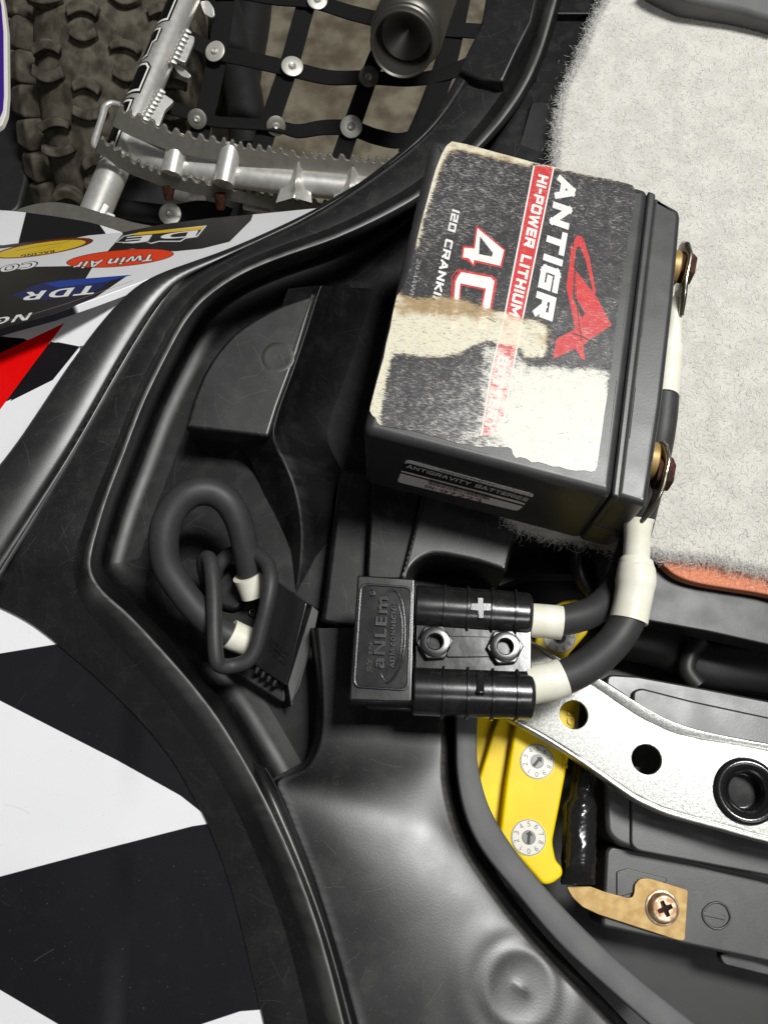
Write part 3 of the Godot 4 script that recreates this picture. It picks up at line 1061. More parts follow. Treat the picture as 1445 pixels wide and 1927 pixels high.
# ---------- chequered panels ----------
func panels():
	var white := Color(0.93, 0.93, 0.94)
	var black := Color(0.085, 0.085, 0.10)
	# big side panel, lower left
	var x := mb()
	var ol := curved(outline("-60,1100 5,1138 45,1162 93,1196 180,1269 249,1335 298,1390 336,1442 367,1498 393,1548 436,1657 476,1828 520,2020 200,2040 -100,2040 -100,1500", side_plane), 4)
	var lo := bounds(ol)[0]
	var hi := bounds(ol)[1]
	x.plate(side_plane, ol, 0.003, 0.0004, [], lo, hi - lo)
	var pic := Pic.new(self, side_plane, lo, hi, 1400, white)
	pic.poly("-60,1242 0,1230 109,1212 420,1200 420,1560 388,1535 340,1497 220,1430 0,1318 -80,1275", black)
	pic.poly("-60,1664 0,1650 180,1602 362,1555 395,1550 560,1545 560,1897 489,1900 452,1903 380,1927 300,1975 130,1940 110,1927 0,1862 -60,1830", black)
	var m: StandardMaterial3D = M.print.duplicate()
	m.albedo_texture = pic.done()
	m.roughness = 0.42
	bumpy(m, tex(wrap_noise(41, 0.0035, 1, 512)), 0.16)
	single("side_panel", x, m, "big black and white chequered side panel at the lower left corner", "panel")
	# panel with the red point
	ol = outline("-70,640 0,613 100,588 180,560 250,528 262,530 151,657 80,764 13,864 -60,980", nose_plane)
	lo = bounds(ol)[0]
	hi = bounds(ol)[1]
	x = mb()
	x.plate(nose_plane, ol, 0.003, 0.0003, [], lo, hi - lo)
	pic = Pic.new(self, nose_plane, lo, hi, 1000, white)
	pic.poly("-60,632 0,633 45,637 75,650 110,644 150,652 200,640 200,720 100,760 20,752 -40,790", black)
	pic.poly("20,752 -80,800 -80,960 100,960 151,655 152,652 60,735", white)
	pic.poly("96,643 150,653 100,715 20,755 60,700", black)
	pic.poly("-60,690 0,665 122,608 60,690 0,772 -60,850", Color(0.90, 0.03, 0.03))
	m = M.print.duplicate()
	m.albedo_texture = pic.done()
	single("nose_panel", x, m, "white panel with a red pointed flash beside the black band", "panel")
	sticker_panel(white, black)
	# far panel
	ol = curved(outline("-60,395 0,395 55,400 120,409 170,418 205,428 240,440 300,462 100,470 -60,484", far_plane), 3)
	lo = bounds(ol)[0]
	hi = bounds(ol)[1]
	x = mb()
	x.plate(far_plane, ol, 0.003, 0.0004, [], lo, hi - lo)
	pic = Pic.new(self, far_plane, lo, hi, 800, white)
	pic.poly("55,380 175,405 198,437 220,500 38,500 36,455", black)
	pic.poly("-80,455 10,462 10,500 -80,500", black)
	m = M.print.duplicate()
	m.albedo_texture = pic.done()
	single("far_panel", x, m, "narrow black and white panel behind the sticker panel", "panel")
	x = mb()
	var fr := leaning(P(150, 400, -0.15), Vector3(-0.1, 1, -0.3))
	x.plate(fr, curved(outline("20,400 60,383 105,378 150,385 200,400 250,415 300,428 260,450 100,440 20,430", fr), 4), 0.004, 0.002)
	single("grey_guard", x, M.dull_alu, "dull grey curved guard edge behind the far panel at the foot of the tube", "guard")

func sticker_panel(white: Color, black: Color):
	var fr := sticker_plane
	var ol := outline("-60,470 0,462 90,450 230,437 310,421 400,410 490,402 600,391 610,390 597,396 434,467 354,496 256,534 180,562 100,590 0,618 -70,640", fr)
	var lo := bounds(ol)[0]
	var hi := bounds(ol)[1]
	var x := mb()
	x.plate(fr, ol, 0.003, 0.0003, [], lo, hi - lo)
	var p := Pic.new(self, fr, lo, hi, 2000, white)
	p.poly("232,440 230,437 310,415 480,395 472,415 432,455 380,468 330,473 250,468 202,474", black)
	p.poly("232,437 310,420 480,402 476,398 300,410", black)
	p.poly("-80,520 0,512 60,502 176,500 172,507 160,527 200,526 240,519 180,560 80,600 -80,640", black)
	p.poly("-80,478 -80,460 0,453 90,440 235,430 90,458 40,463 0,468", black)
	# yellow oval
	p.oval(Vector2(82, 467), Vector2(94, -15), Vector2(5, 12.5), Color(0.45, 0.13, 0.06))
	p.oval(Vector2(78, 468), Vector2(84, -13), Vector2(4, 10.5), Color(0.92, 0.78, 0.16))
	p.path("30,472 60,466 90,461 120,457 134,452", 5, Color(0.16, 0.12, 0.05))
	p.path("45,478 70,473 100,466 118,462", 3, Color(0.25, 0.17, 0.05))
	p.words("RACING", Vector2(103, 470), Vector2(40, 480), Vector2(0.4, 4.5), Color(0.2, 0.14, 0.05))
	# orange oval with white words, upside down as it stands
	p.oval(Vector2(226.5, 486), Vector2(101, -9), Vector2(3, 15.5), Color(0.1, 0.03, 0.02))
	p.oval(Vector2(226.5, 486), Vector2(99.5, -9), Vector2(3, 14.6), Color(0.93, 0.25, 0.06))
	p.words("Twin Air", Vector2(293, 478), Vector2(145, 494), Vector2(-7, 13), Color(0.05, 0.03, 0.03), true, 9.0)
	p.words("Twin Air", Vector2(293, 478), Vector2(145, 494), Vector2(-7, 13), Color(0.95, 0.95, 0.95))
	# the badge with the yellow bar
	p.poly("218,456 232,444 260,438 390,424 372,446 350,449 340,455 300,455 285,459 275,455 250,458", Color(0.9, 0.9, 0.9))
	p.poly("221,455 234,445 262,440 385,426 370,444 349,447 339,453 300,453 284,457 274,453 250,456", black)
	p.poly("250,441 262,437 386,426 380,432 300,439 252,443", Color(0.93, 0.75, 0.08))
	p.words("DE", Vector2(374, 433), Vector2(240, 446), Vector2(-6, 12), Color(0.95, 0.95, 0.95))
	# blue badge
	p.poly("23,556 70,536 85,531 110,530 250,517 205,530 195,541 175,548 120,560 62,566", Color(0.06, 0.13, 0.36))
	p.poly("85,534 112,528 250,517 195,531 110,541", Color(0.07, 0.25, 0.62))
	p.words("TDR", Vector2(188, 536), Vector2(50, 550), Vector2(-12, 17), Color(0.03, 0.03, 0.07), true, 9.0)
	p.words("TDR", Vector2(188, 536), Vector2(50, 550), Vector2(-12, 17), Color(0.96, 0.96, 0.96))
	# black words cut by the frame
	p.words("CO", Vector2(72, 491), Vector2(6, 500), Vector2(-6, 13), Color(0.04, 0.04, 0.05), true, 12.0)
	p.words("CO", Vector2(72, 491), Vector2(6, 500), Vector2(-6, 13), Color(0.95, 0.95, 0.95))
	p.words("NGR", Vector2(62, 588), Vector2(-40, 604), Vector2(-10, 14), Color(0.95, 0.95, 0.95))
	p.path("-20,612 60,592 130,570 250,528", 5, Color(0.55, 0.54, 0.5))
	var m: StandardMaterial3D = M.print.duplicate()
	m.albedo_texture = p.done()
	m.roughness = 0.25
	single("sticker_panel", x, m, "steep black and white panel with yellow, orange and blue sponsor stickers", "panel")

# ---------- battery ----------
func battery():
	var fr := level(0.05)
	var t := thing("battery", "black battery on its side with a worn, half torn red and black label", "battery", P(960, 640, 0.004))
	# case: a body with rounded edges
	var x := mb()
	x.plate(fr, rounded(outline("812,258 1222,354 1152,934 682,812", fr), 0.003, 4), 0.046, 0.0032, [], Vector2.ZERO, Vector2.ONE, 5)
	var case := part(t, "case", x, M.case)
	# lid with the terminals: a step lower, with its own rounded edge
	var f2 := level(0.0488)
	x = mb()
	x.plate(f2, rounded(outline("1226,366 1278,394 1281,405 1268,560 1246,760 1219,942 1213,951 1158,934", f2), 0.0018, 4), 0.0435, 0.0022, [], Vector2.ZERO, Vector2.ONE, 5)
	part(t, "lid", x, M.lid)
	var f3 := level(0.0497)
	x = mb()
	x.plate(f3, rounded(outline("1219,358 1234,364 1166,937 1151,932", f3), 0.0008, 3), 0.03, 0.0009)
	part(t, "lid_seam", x, M.case)
	var f4 := level(0.022)
	x = mb()
	x.plate(f4, rounded(outline("1110,905 1216,930 1196,985 1166,1000 1110,985", f4), 0.002, 4), 0.018, 0.002)
	part(t, "lid_foot", x, M.case)
	# the label, a thin sheet with a torn edge
	var lf := level(0.0502)
	var edge := outline("840,274 850,266 880,272 920,283 965,295 1009,307 1055,317 1104,329 1145,336 1176,344 1190,349 1196,360 1194,380 1182,450 1165,560 1156,640 1148,706 1142,745 1138,770 1131,820 1126,855 1123,876 1119,886 1112,888 1098,885 1084,886 1066,883 1052,878 1039,878 1026,873 1012,869 1000,870 990,863 978,860 970,862 965,855 962,845 955,841 940,842 925,840 900,841 880,836 858,834 836,826 805,818 775,810 745,806 717,801 710,795 707,787 700,781 696,773 697,765 700,753 709,718 722,672 727,645 734,618 739,590 743,572 747,556 757,543 762,534 770,508 780,470 787,440 795,408 805,372 812,345 820,318 827,300 832,288", lf)
	var lo := on(Vector2(640, 930), lf)
	var hi := on(Vector2(1260, 240), lf)
	x = mb()
	x.plate(lf, edge, 0.00025, 0.0, [], lo, hi - lo)
	var m := surf(Color.WHITE, 0.42)
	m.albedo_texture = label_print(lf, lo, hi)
	bumpy(m, tex(wrap_noise(51, 0.02, 4, 512)), 0.012)
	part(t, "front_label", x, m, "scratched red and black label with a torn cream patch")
	# serial label on the rear side of the case
	var a := on(Vector2(1152, 934), fr)
	var b := on(Vector2(682, 812), fr)
	var A := fr * Vector3(b.x, b.y, 0)
	var B := fr * Vector3(a.x, a.y, 0)
	var e1 := (B - A).normalized()
	var nn := e1.cross(Vector3.UP)
	if nn.z < 0.0: nn = -nn
	var sf := Transform3D(Basis(e1, Vector3.UP, nn), A + nn * 0.0002)
	var so := rounded(outline("764,865 1006,931 974,962 747,907", sf), 0.0022, 4)
	var s0 := Vector2.INF
	var s1 := -Vector2.INF
	for q in so:
		s0 = s0.min(q); s1 = s1.max(q)
	x = mb()
	x.plate(sf, so, 0.00025, 0.0, [], s0, s1 - s0)
	m = surf(Color.WHITE, 0.45)
	m.albedo_texture = serial_print(sf, s0, s1)
	part(t, "serial_label", x, m, "white serial number sticker with a barcode")
	# terminals: brass washer, rusty bolt head
	for k in 2:
		var c: Vector3 = [P(1272, 506, 0.036), P(1231, 868, 0.036)][k]
		var ax := Vector3(0.985, -0.02, 0.17) if k == 0 else Vector3(0.985, -0.02, 0.17)
		x = mb()
		x.lathe(c - ax * 0.006, ax, PackedVector2Array([Vector2(0, 0.0064), Vector2(0.0058, 0.0064), Vector2(0.0062, 0.006), Vector2(0.0062, 0)]), 28)
		var tn := part(t, "terminal", x, M.brass)
		x = mb()
		var far: Vector3 = [P(1302, 507, 0.036), P(1262, 893, 0.036)][k]
		var e := ax.cross(Vector3.UP).normalized()
		var hf := Transform3D(Basis(e, ax.normalized().cross(e), ax.normalized()), far)
		var hex := PackedVector2Array()
		for q in 6: hex.append(Vector2.from_angle(TAU * q / 6 + 0.3) * 0.0058)
		x.plate(hf, rounded(hex, 0.0006, 2), 0.0055, 0.0007)
		part(tn, "bolt", x, M.rust, "rusty hexagon bolt head")

func label_print(fr: Transform3D, lo: Vector2, hi: Vector2) -> ImageTexture:
	var ink := Color(0.105, 0.10, 0.112)
	var W := 1300
	var p := Pic.new(self, fr, lo, hi, W, ink)
	var red := Color(0.80, 0.10, 0.11)
	var wht := Color(0.95, 0.95, 0.93)
	# red band with white keylines
	p.poly("1003,312 1044,310 985,597 965,700 944,820 904,820 922,700 947,597", wht)
	p.poly("1006,312 1041,311 982,597 962,700 941,820 907,820 925,700 950,597", red)
	p.square("HI-POWER LITHIUM", Vector2(1013, 327), Vector2(957, 592), Vector2(19, 4), 0.26, wht, 0.1)
	p.square("BATTERY", Vector2(938, 668), Vector2(910, 806), Vector2(19, 4), 0.26, wht, 0.1)
	p.square("ANTIGR", Vector2(1050, 329), Vector2(1002, 592), Vector2(36, 7), 0.28, wht, 0.12)
	p.square("120 CRANKING", Vector2(851, 393), Vector2(806, 594), Vector2(14.5, 3), 0.24, wht, 0.1)
	p.words("29.44Wh", Vector2(785, 487), Vector2(769, 560), Vector2(8, 1.6), Color(0.6, 0.6, 0.6), false)
	# the big figure 4 and letter C, white with a red line
	p.poly("896,423 951,470 944,504 894,494 892,503 879,490 868,487 870,462 890,464", red)
	p.poly("898,429 948,471 941,500 892,489 890,497 882,486 871,484 873,466 893,468", wht)
	p.poly("903,445 927,476 925,483 901,478", ink)
	p.path("868,620 849,602 850,520 862,507 925,519 934,527 918,620", 4, red)
	p.poly("846,620 853,530 856,520 866,508 925,519 934,526 934,537 918,620 895,620 910,546 868,537 862,620", red)
	p.poly("849,620 857,530 861,521 868,512 923,522 930,529 915,620 899,620 914,543 866,533 858,620", wht)
	# the red emblem: a loop over a broad arrow
	p.poly("1074,455 1080,480 1077,560 1095,600 1085,640 1078,600 1065,540 1073,480", red)
	p.poly("1078,478 1080,450 1088,442 1097,448 1108,482 1121,550 1117,556 1101,488 1090,463 1084,466 1079,503", red)
	p.poly("1080,505 1123,560 1150,612 1108,640 1097,650 1101,678 1094,676 1082,656 1040,676 1046,638 1080,620 1100,590 1081,555", red)
	var rng := RandomNumberGenerator.new()
	rng.seed = 52
	# masks: where the paper is torn, where it is worn white, how scratched it is, with glare painted in at lower left
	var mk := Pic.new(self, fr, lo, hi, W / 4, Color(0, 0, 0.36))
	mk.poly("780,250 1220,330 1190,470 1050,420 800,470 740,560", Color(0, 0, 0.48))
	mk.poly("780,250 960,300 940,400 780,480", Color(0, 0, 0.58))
	mk.poly("700,690 980,670 940,860 690,820", Color(0, 0, 0.52))  # lower left: light reflected off the scratched film, painted as denser flecks
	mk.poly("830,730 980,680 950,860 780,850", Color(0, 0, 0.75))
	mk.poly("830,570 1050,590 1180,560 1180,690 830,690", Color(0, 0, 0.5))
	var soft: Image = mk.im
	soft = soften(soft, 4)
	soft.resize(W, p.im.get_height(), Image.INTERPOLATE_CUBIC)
	var hard := Pic.new(self, fr, lo, hi, W, Color(0, 0, 0))
	hard.poly("690,545 735,552 775,568 835,566 880,574 907,580 930,592 960,594 1002,600 1020,608 1034,622 1030,650 1026,672 1000,674 978,676 950,668 927,659 893,651 860,668 825,672 802,674 770,668 740,668 733,700 722,750 715,810 680,800", Color(1, 0, 0))
	hard.poly("800,240 1230,340 1220,352 1100,330 1010,310 930,290 870,280 848,284 832,310 800,410 788,470 780,468", Color(1, 0, 0))
	hard.poly("975,676 1000,690 1140,694 1145,700 1150,900 960,900 940,830 955,760", Color(0, 1, 0))
	hard.poly("860,822 945,780 960,850 850,850", Color(0, 0.75, 0))
	hard.poly("905,640 985,660 950,830 900,830", Color(0, 0.72, 0))
	hard.poly("975,676 1000,690 1140,694 1145,700 1150,900 960,900 945,830 958,760", Color(0, 1, 0))
	hard.poly("735,545 775,560 835,558 880,566 930,584 960,588 960,606 900,600 840,590 780,586 735,580", Color(1, 0, 1))
	hard.poly("985,600 1030,610 1030,650 1005,630", Color(1, 0, 1))
	hard.poly("840,278 1000,316 1000,306 850,266", Color(1, 0, 1))
	var hm: Image = hard.im
	var sm := hm.duplicate()
	sm = soften(sm, 4)
	var n1 := noise(53, 0.018, 4)
	var n2 := noise(54, 0.16, 3)
	var n3 := noise(55, 0.05, 4)
	var n4 := noise(56, 0.011, 3)
	var n5 := noise(59, 0.45, 2)
	var n6 := noise(60, 0.13, 3)
	var wide: Image = hm.duplicate()
	wide = soften(wide, 6)
	var im: Image = p.im
	for y in im.get_height():
		for x in W:
			var c: Color = im.get_pixel(x, y)
			var d: Color = sm.get_pixel(x, y)
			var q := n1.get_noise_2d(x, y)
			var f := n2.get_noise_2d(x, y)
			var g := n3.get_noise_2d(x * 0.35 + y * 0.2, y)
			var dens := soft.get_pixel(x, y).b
			# film scuffed grey-white in flecks; at lower left they paint reflected light too
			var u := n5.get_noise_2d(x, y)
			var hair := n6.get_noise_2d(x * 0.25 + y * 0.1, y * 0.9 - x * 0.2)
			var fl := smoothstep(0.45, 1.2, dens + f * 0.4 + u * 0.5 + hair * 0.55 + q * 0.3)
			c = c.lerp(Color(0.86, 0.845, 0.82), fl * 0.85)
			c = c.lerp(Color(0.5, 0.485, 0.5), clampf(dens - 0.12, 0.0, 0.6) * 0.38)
			# lower right rubbed down to off-white, thinning out to the left
			var far := wide.get_pixel(x, y).g
			var w := smoothstep(0.3, 0.85, d.g * 0.45 + far * 0.65 + q * 0.3 + f * 0.22 + u * 0.3 + hair * 0.25)
			c = c.lerp(Color(0.90, 0.89, 0.845), w * 0.95)
			# torn to the paper, browned where the tear begins
			var cr := smoothstep(0.22, 0.8, d.r + q * 0.16 + f * 0.3 + u * 0.42 + hair * 0.5)
			if cr > 0.0:
				var st := smoothstep(0.25, 1.0, n4.get_noise_2d(x, y) * 0.45 + hair * 0.25 + g * 0.2 + (1.0 - d.r) * 0.9 + wide.get_pixel(x, y).b * 1.5)
				var cream := Color(0.89, 0.865, 0.77).lerp(Color(0.58, 0.45, 0.27), st * 0.75)
				if f + g > 0.8: cream = cream.darkened(0.45)
				c = c.lerp(cream, cr * 0.94)
			elif f * 0.6 + g > 0.72 and w > 0.5: c = c.darkened(0.5)
			im.set_pixel(x, y, c)
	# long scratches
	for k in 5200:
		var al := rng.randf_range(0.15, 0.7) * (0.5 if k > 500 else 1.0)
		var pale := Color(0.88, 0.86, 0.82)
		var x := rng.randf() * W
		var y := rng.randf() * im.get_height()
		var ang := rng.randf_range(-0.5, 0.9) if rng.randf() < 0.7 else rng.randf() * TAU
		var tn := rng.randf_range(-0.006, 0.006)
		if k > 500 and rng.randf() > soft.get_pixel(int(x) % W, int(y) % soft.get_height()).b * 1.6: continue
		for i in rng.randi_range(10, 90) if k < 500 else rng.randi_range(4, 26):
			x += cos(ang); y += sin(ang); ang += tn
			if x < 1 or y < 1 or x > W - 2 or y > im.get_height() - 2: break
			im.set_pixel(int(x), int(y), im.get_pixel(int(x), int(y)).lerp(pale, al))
	p.path("1078,628 1092,632 1112,642 1135,655", 4, Color(0.06, 0.05, 0.05))
	p.path("1082,500 1083,560 1088,600 1094,640", 2.5, Color(0.08, 0.06, 0.06))
	p.path("915,598 932,606", 2.5, Color(0.1, 0.08, 0.06))
	return p.done(1)

func soften(im: Image, halvings: int) -> Image:
	var w := im.get_width()
	var h := im.get_height()
	for k in halvings: im.resize(maxi(4, im.get_width() / 2), maxi(4, im.get_height() / 2), Image.INTERPOLATE_BILINEAR)
	for k in halvings: im.resize(mini(w, im.get_width() * 2), mini(h, im.get_height() * 2), Image.INTERPOLATE_BILINEAR)
	im.resize(w, h, Image.INTERPOLATE_BILINEAR)
	return im

func serial_print(fr: Transform3D, lo: Vector2, hi: Vector2) -> ImageTexture:
	var p := Pic.new(self, fr, lo, hi, 1200, Color(0.95, 0.94, 0.91))
	p.poly("740,872 770,872 1010,938 1000,952 975,943 735,880", Color(0.10, 0.10, 0.13))
	p.poly("740,884 1000,954 998,957 740,887", Color(0.35, 0.16, 0.14))
	p.square("ANTIGRAVITY BATTERIES", Vector2(764, 880), Vector2(990, 944), Vector2(3, -6), 0.2, Color(0.88, 0.88, 0.86))
	p.words("Small Case Power Co", Vector2(826, 886), Vector2(930, 914), Vector2(1.5, -3), Color(0.2, 0.2, 0.2))
	var rng := RandomNumberGenerator.new()
	rng.seed = 57
	var s := 0.0
	while s < 1.0:
		var w := rng.randf_range(0.006, 0.02)
		var a := Vector2(809, 901).lerp(Vector2(925, 932), s)
		var b := Vector2(809, 901).lerp(Vector2(925, 932), s + w)
		var up := Vector2(-4, 10)
		p.fill(PackedVector2Array([p.px(a), p.px(b), p.px(b + up), p.px(a + up)]), Color(0.1, 0.1, 0.11))
		s += w + rng.randf_range(0.006, 0.018)
	p.words("SN:", Vector2(798, 917), Vector2(820, 923), Vector2(2, -5), Color(0.12, 0.12, 0.12))
	p.words("97223", Vector2(827, 926), Vector2(905, 946), Vector2(2, -6), Color(0.62, 0.16, 0.17))
	var n := noise(58, 0.03, 4)
	var im := p.im
	for y in im.get_height():
		for x in im.get_width():
			var k := n.get_noise_2d(x, y)
			var c: Color = im.get_pixel(x, y)
			if k > 0.3 and y < im.get_height() * 0.4 and x > im.get_width() * 0.6: c = Color(0.7, 0.65, 0.55)
			im.set_pixel(x, y, c.lerp(Color(0.55, 0.52, 0.46), clampf(k, 0, 1) * 0.4))
	return p.done()

# ---------- main plug and its two cables ----------
func main_plug():
	var t := thing("power_plug", "black two-pole power plug with hexagon nuts and a raised maker's plate", "plug", P(830, 1215, 0.008))
	var fr := level(0.031)
	var x := mb()
	x.plate(fr, rounded(outline("673,1082 781,1089 775,1320 657,1318", fr), 0.0005, 2), 0.021, 0.0006)
	x.plate(level(0.0195), rounded(outline("690,1285 800,1285 840,1330 838,1340 690,1332", level(0.0195)), 0.0005, 2), 0.006, 0.0005)
	var head := part(t, "plug_head", x, M.plug)
	# frame round the sunk plate
	var ff := level(0.0316)
	x = mb()
	var hole := rounded(outline("681,1101 772,1107 765,1296 668,1290", ff), 0.0022, 6)
	var rim := PackedVector2Array()
	var o := rounded(outline("677,1096 776,1103 769,1301 663,1294", ff), 0.0026, 6)
	x.plate(ff, o, 0.0012, 0.0003, [hole])
	part(head, "plate_frame", x, M.plug)
	x = mb()
	x.plate(level(0.0312), rounded(outline("679,1099 774,1105 767,1298 666,1292", ff), 0.0024, 6), 0.001, 0.0)
	part(head, "name_plate", x, M.gloss)
	# raised lettering, read from the side
	var ef := level(0.0312)
	x = mb()
	emboss(x, ef, "aNLEm", Vector2(722, 1259), Vector2(730, 1124), Vector2(-21, -1), 0.0009)
	emboss(x, ef, "AITM CONNECTOR", Vector2(741, 1257), Vector2(745, 1131), Vector2(-8, 0), 0.0007)
	emboss(x, ef, "SY", Vector2(698, 1265), Vector2(699, 1238), Vector2(-9, 0), 0.0004)
	emboss(x, ef, "IN", Vector2(699, 1232), Vector2(700, 1210), Vector2(-6, 0), 0.0004)
	emboss(x, ef, "R", Vector2(701, 1120), Vector2(702, 1113), Vector2(-7, 0), 0.0004)
	part(head, "lettering", x, M.plug)
	x = mb()
	x.tube(way("723,1126 732,1114 742,1112 752,1122 759,1145 762,1185 760,1225 752,1255 738,1278 728,1285 716,1268", [0.0312], 6), 0.00035, 6)
	x.tube(way("742,1128 750,1140 756,1165 757,1195 752,1235 740,1258", [0.0312], 6), 0.0003, 6)
	x.tube(way("698,1111 703,1112 705,1117 702,1122 697,1121 695,1116 698,1111", [0.0312], 4), 0.00025, 6)
	part(head, "swoosh", x, M.gloss)
	# two barrels with ribs, a plus and a minus
	var mids := [[Vector2(780, 1144), Vector2(998, 1159)], [Vector2(776, 1299), Vector2(1002, 1308)]]
	for k in 2:
		var a := P(mids[k][0].x, mids[k][0].y, 0.0215)
		var b := P(mids[k][1].x, mids[k][1].y, 0.0215)
		var r := 0.0077 if k == 0 else 0.0079
		var path := PackedVector3Array()
		for f in [0.0, 0.005, 0.02, 0.3, 0.6, 0.95, 0.975, 0.99, 1.0]: path.append(a.lerp(b, f))
		x = mb()
		x.tube(path, PackedFloat32Array([r * 0.9, r * 0.97, r, r * 1.0, r * 1.0, r, r * 0.98, r * 0.93, r * 0.84]), 28)
		var br := part(t, "barrel", x, M.plug)
		for q in [0.25, 0.45, 0.655, 0.855]:
			x = mb()
			var c := a.lerp(b, q)
			var ax := (b - a).normalized()
			x.lathe(c - ax * 0.0006, ax, PackedVector2Array([Vector2(0, r - 0.0001), Vector2(0.0002, r + 0.0007), Vector2(0.001, r + 0.0007), Vector2(0.0012, r - 0.0001)]), 32)
			part(br, "rib", x, M.plug)
		x = mb()
		var sf := level(0.0215 + r + 0.0002)
		if k == 0:
			x.plate(sf, outline("897,1123 910,1124 910,1134 925,1135 924,1150 911,1150 911,1164 899,1164 898,1150 884,1149 885,1134 898,1134", sf), 0.0022, 0.0003)
		else:
			sf = leaning(at_on(904, 1284, level(0.0215 + r * 0.9)) + Vector3(0, 0.0009, -0.0003), Vector3(0, 1, -0.44))
			x.plate(sf, outline("897,1264 911,1264 911,1303 897,1303", sf), 0.002, 0.0003)
		part(br, "pole_mark", x, M.plug)
	# web with two hexagon nuts
	x = mb()
	var wf := level(0.0255)
	x.plate(wf, rounded(outline("783,1170 1000,1176 1000,1266 780,1266", wf), 0.0006, 2), 0.012, 0.0005)
	x.plate(level(0.0262), rounded(outline("840,1196 922,1198 922,1236 840,1237", level(0.0262)), 0.0006, 2), 0.001, 0.0003)
	part(t, "web", x, M.gloss)
	for c in [Vector2(818, 1208), Vector2(950, 1217)]:
		var nf := level(0.0282)
		var cc := on(c, nf)
		var hex := PackedVector2Array()
		for q in 6: hex.append(cc + Vector2.from_angle(TAU * q / 6 + 0.05) * 0.0060)
		x = mb()
		x.plate(nf, rounded(hex, 0.0004, 2), 0.005, 0.0005, [disc(cc, 0.0025, 24)])
		var nut := part(t, "hex_nut", x, M.plug)
		x = mb()
		x.lathe(Vector3(cc.x, 0.0282, -cc.y), Vector3.UP, PackedVector2Array([Vector2(0, 0.0049), Vector2(0.0007, 0.0047), Vector2(0.0008, 0.0044), Vector2(0.0008, 0.0028), Vector2(0.0004, 0.0024), Vector2(-0.004, 0.0022), Vector2(-0.004, 0)]), 32)
		part(nut, "nut_collar", x, M.plug)
	# upper cable, from the front terminal round the battery to the plug
	cable_pair()

func emboss(x: MB, fr: Transform3D, txt: String, o: Vector2, e: Vector2, up: Vector2, deep: float):
	var O := on(o, fr)
	var X := on(e, fr) - O
	var Y := on(o + up, fr) - O
	var b := fr.basis
	x.words(txt, Transform3D(Basis(b * Vector3(X.x, X.y, 0), b * Vector3(Y.x, Y.y, 0), b.z * deep), fr * Vector3(O.x, O.y, 0)))

func cable_pair():
	var x: MB
	var t := thing("battery_cable", "black cable whose long cream sleeve runs beside the battery lid to the plug's plus barrel", "cable", P(1270, 700, 0.01), "battery cables with cream sleeves")
	x = mb()
	var path := way("1251,720 1245,790 1234,855 1216,930 1192,1020 1160,1105 1112,1152 1040,1171", [0.028, 0.027, 0.024, 0.016, 0.011, 0.013, 0.018, 0.0215], 8)
	x.tube(path, 0.0051, 18)
	part(t, "cable", x, M.cable)
	x = mb()
	path = way("1275,566 1268,590 1262,640 1259,655 1255,690 1250,746", [0.032, 0.031, 0.029, 0.0285, 0.028, 0.028], 6)
	x.tube(path, ease_list([0.0036, 0.0034, 0.0036, 0.0042, 0.0055, 0.0055, 0.0057, 0.0056], path.size()), 20, true, Vector2(0.86, 1.0))
	part(t, "sleeve", x, M.shrink)
	x = mb()
	path = way("990,1167 1010,1168 1035,1170 1056,1172", [0.0215], 6)
	x.tube(path, 0.0056, 22)
	part(t, "sleeve", x, M.shrink)
	lug(t, P(1287, 500, 0.036), Vector3(0.985, 0, 0.17), [P(1281, 545, 0.036), P(1275, 590, 0.031)])
	t = thing("battery_cable", "thick black cable curving down from the rear terminal lug through a bulging cream sleeve", "cable", P(1190, 1100, 0.01), "battery cables with cream sleeves")
	x = mb()
	path = way("1194,1110 1190,1138 1179,1170 1154,1208 1112,1247 1070,1271 1040,1280", [0.024, 0.024, 0.024, 0.024, 0.023, 0.0222, 0.0218], 8)
	x.tube(path, 0.0056, 22)
	part(t, "cable", x, M.cable)
	x = mb()
	path = way("1201,976 1199,1000 1197,1040 1196,1052 1196,1065 1196,1090 1191,1125 1182,1168", [0.029, 0.028, 0.026, 0.0255, 0.025, 0.025, 0.0245, 0.024], 6)
	x.tube(path, ease_list([0.0052, 0.0047, 0.0043, 0.0044, 0.0044, 0.0054, 0.0057, 0.0063, 0.0066, 0.0062, 0.0061, 0.0062], path.size()), 24, true, Vector2.ONE)
	part(t, "sleeve", x, M.shrink)
	x = mb()
	path = way("994,1290 1015,1286 1040,1281 1060,1274", [0.0215, 0.0217, 0.0218, 0.022], 6)
	x.tube(path, 0.0062, 22)
	part(t, "sleeve", x, M.shrink)
	lug(t, P(1246, 880, 0.036), Vector3(0.985, 0, 0.17), [P(1238, 925, 0.036), P(1222, 958, 0.033), P(1202, 985, 0.029)])

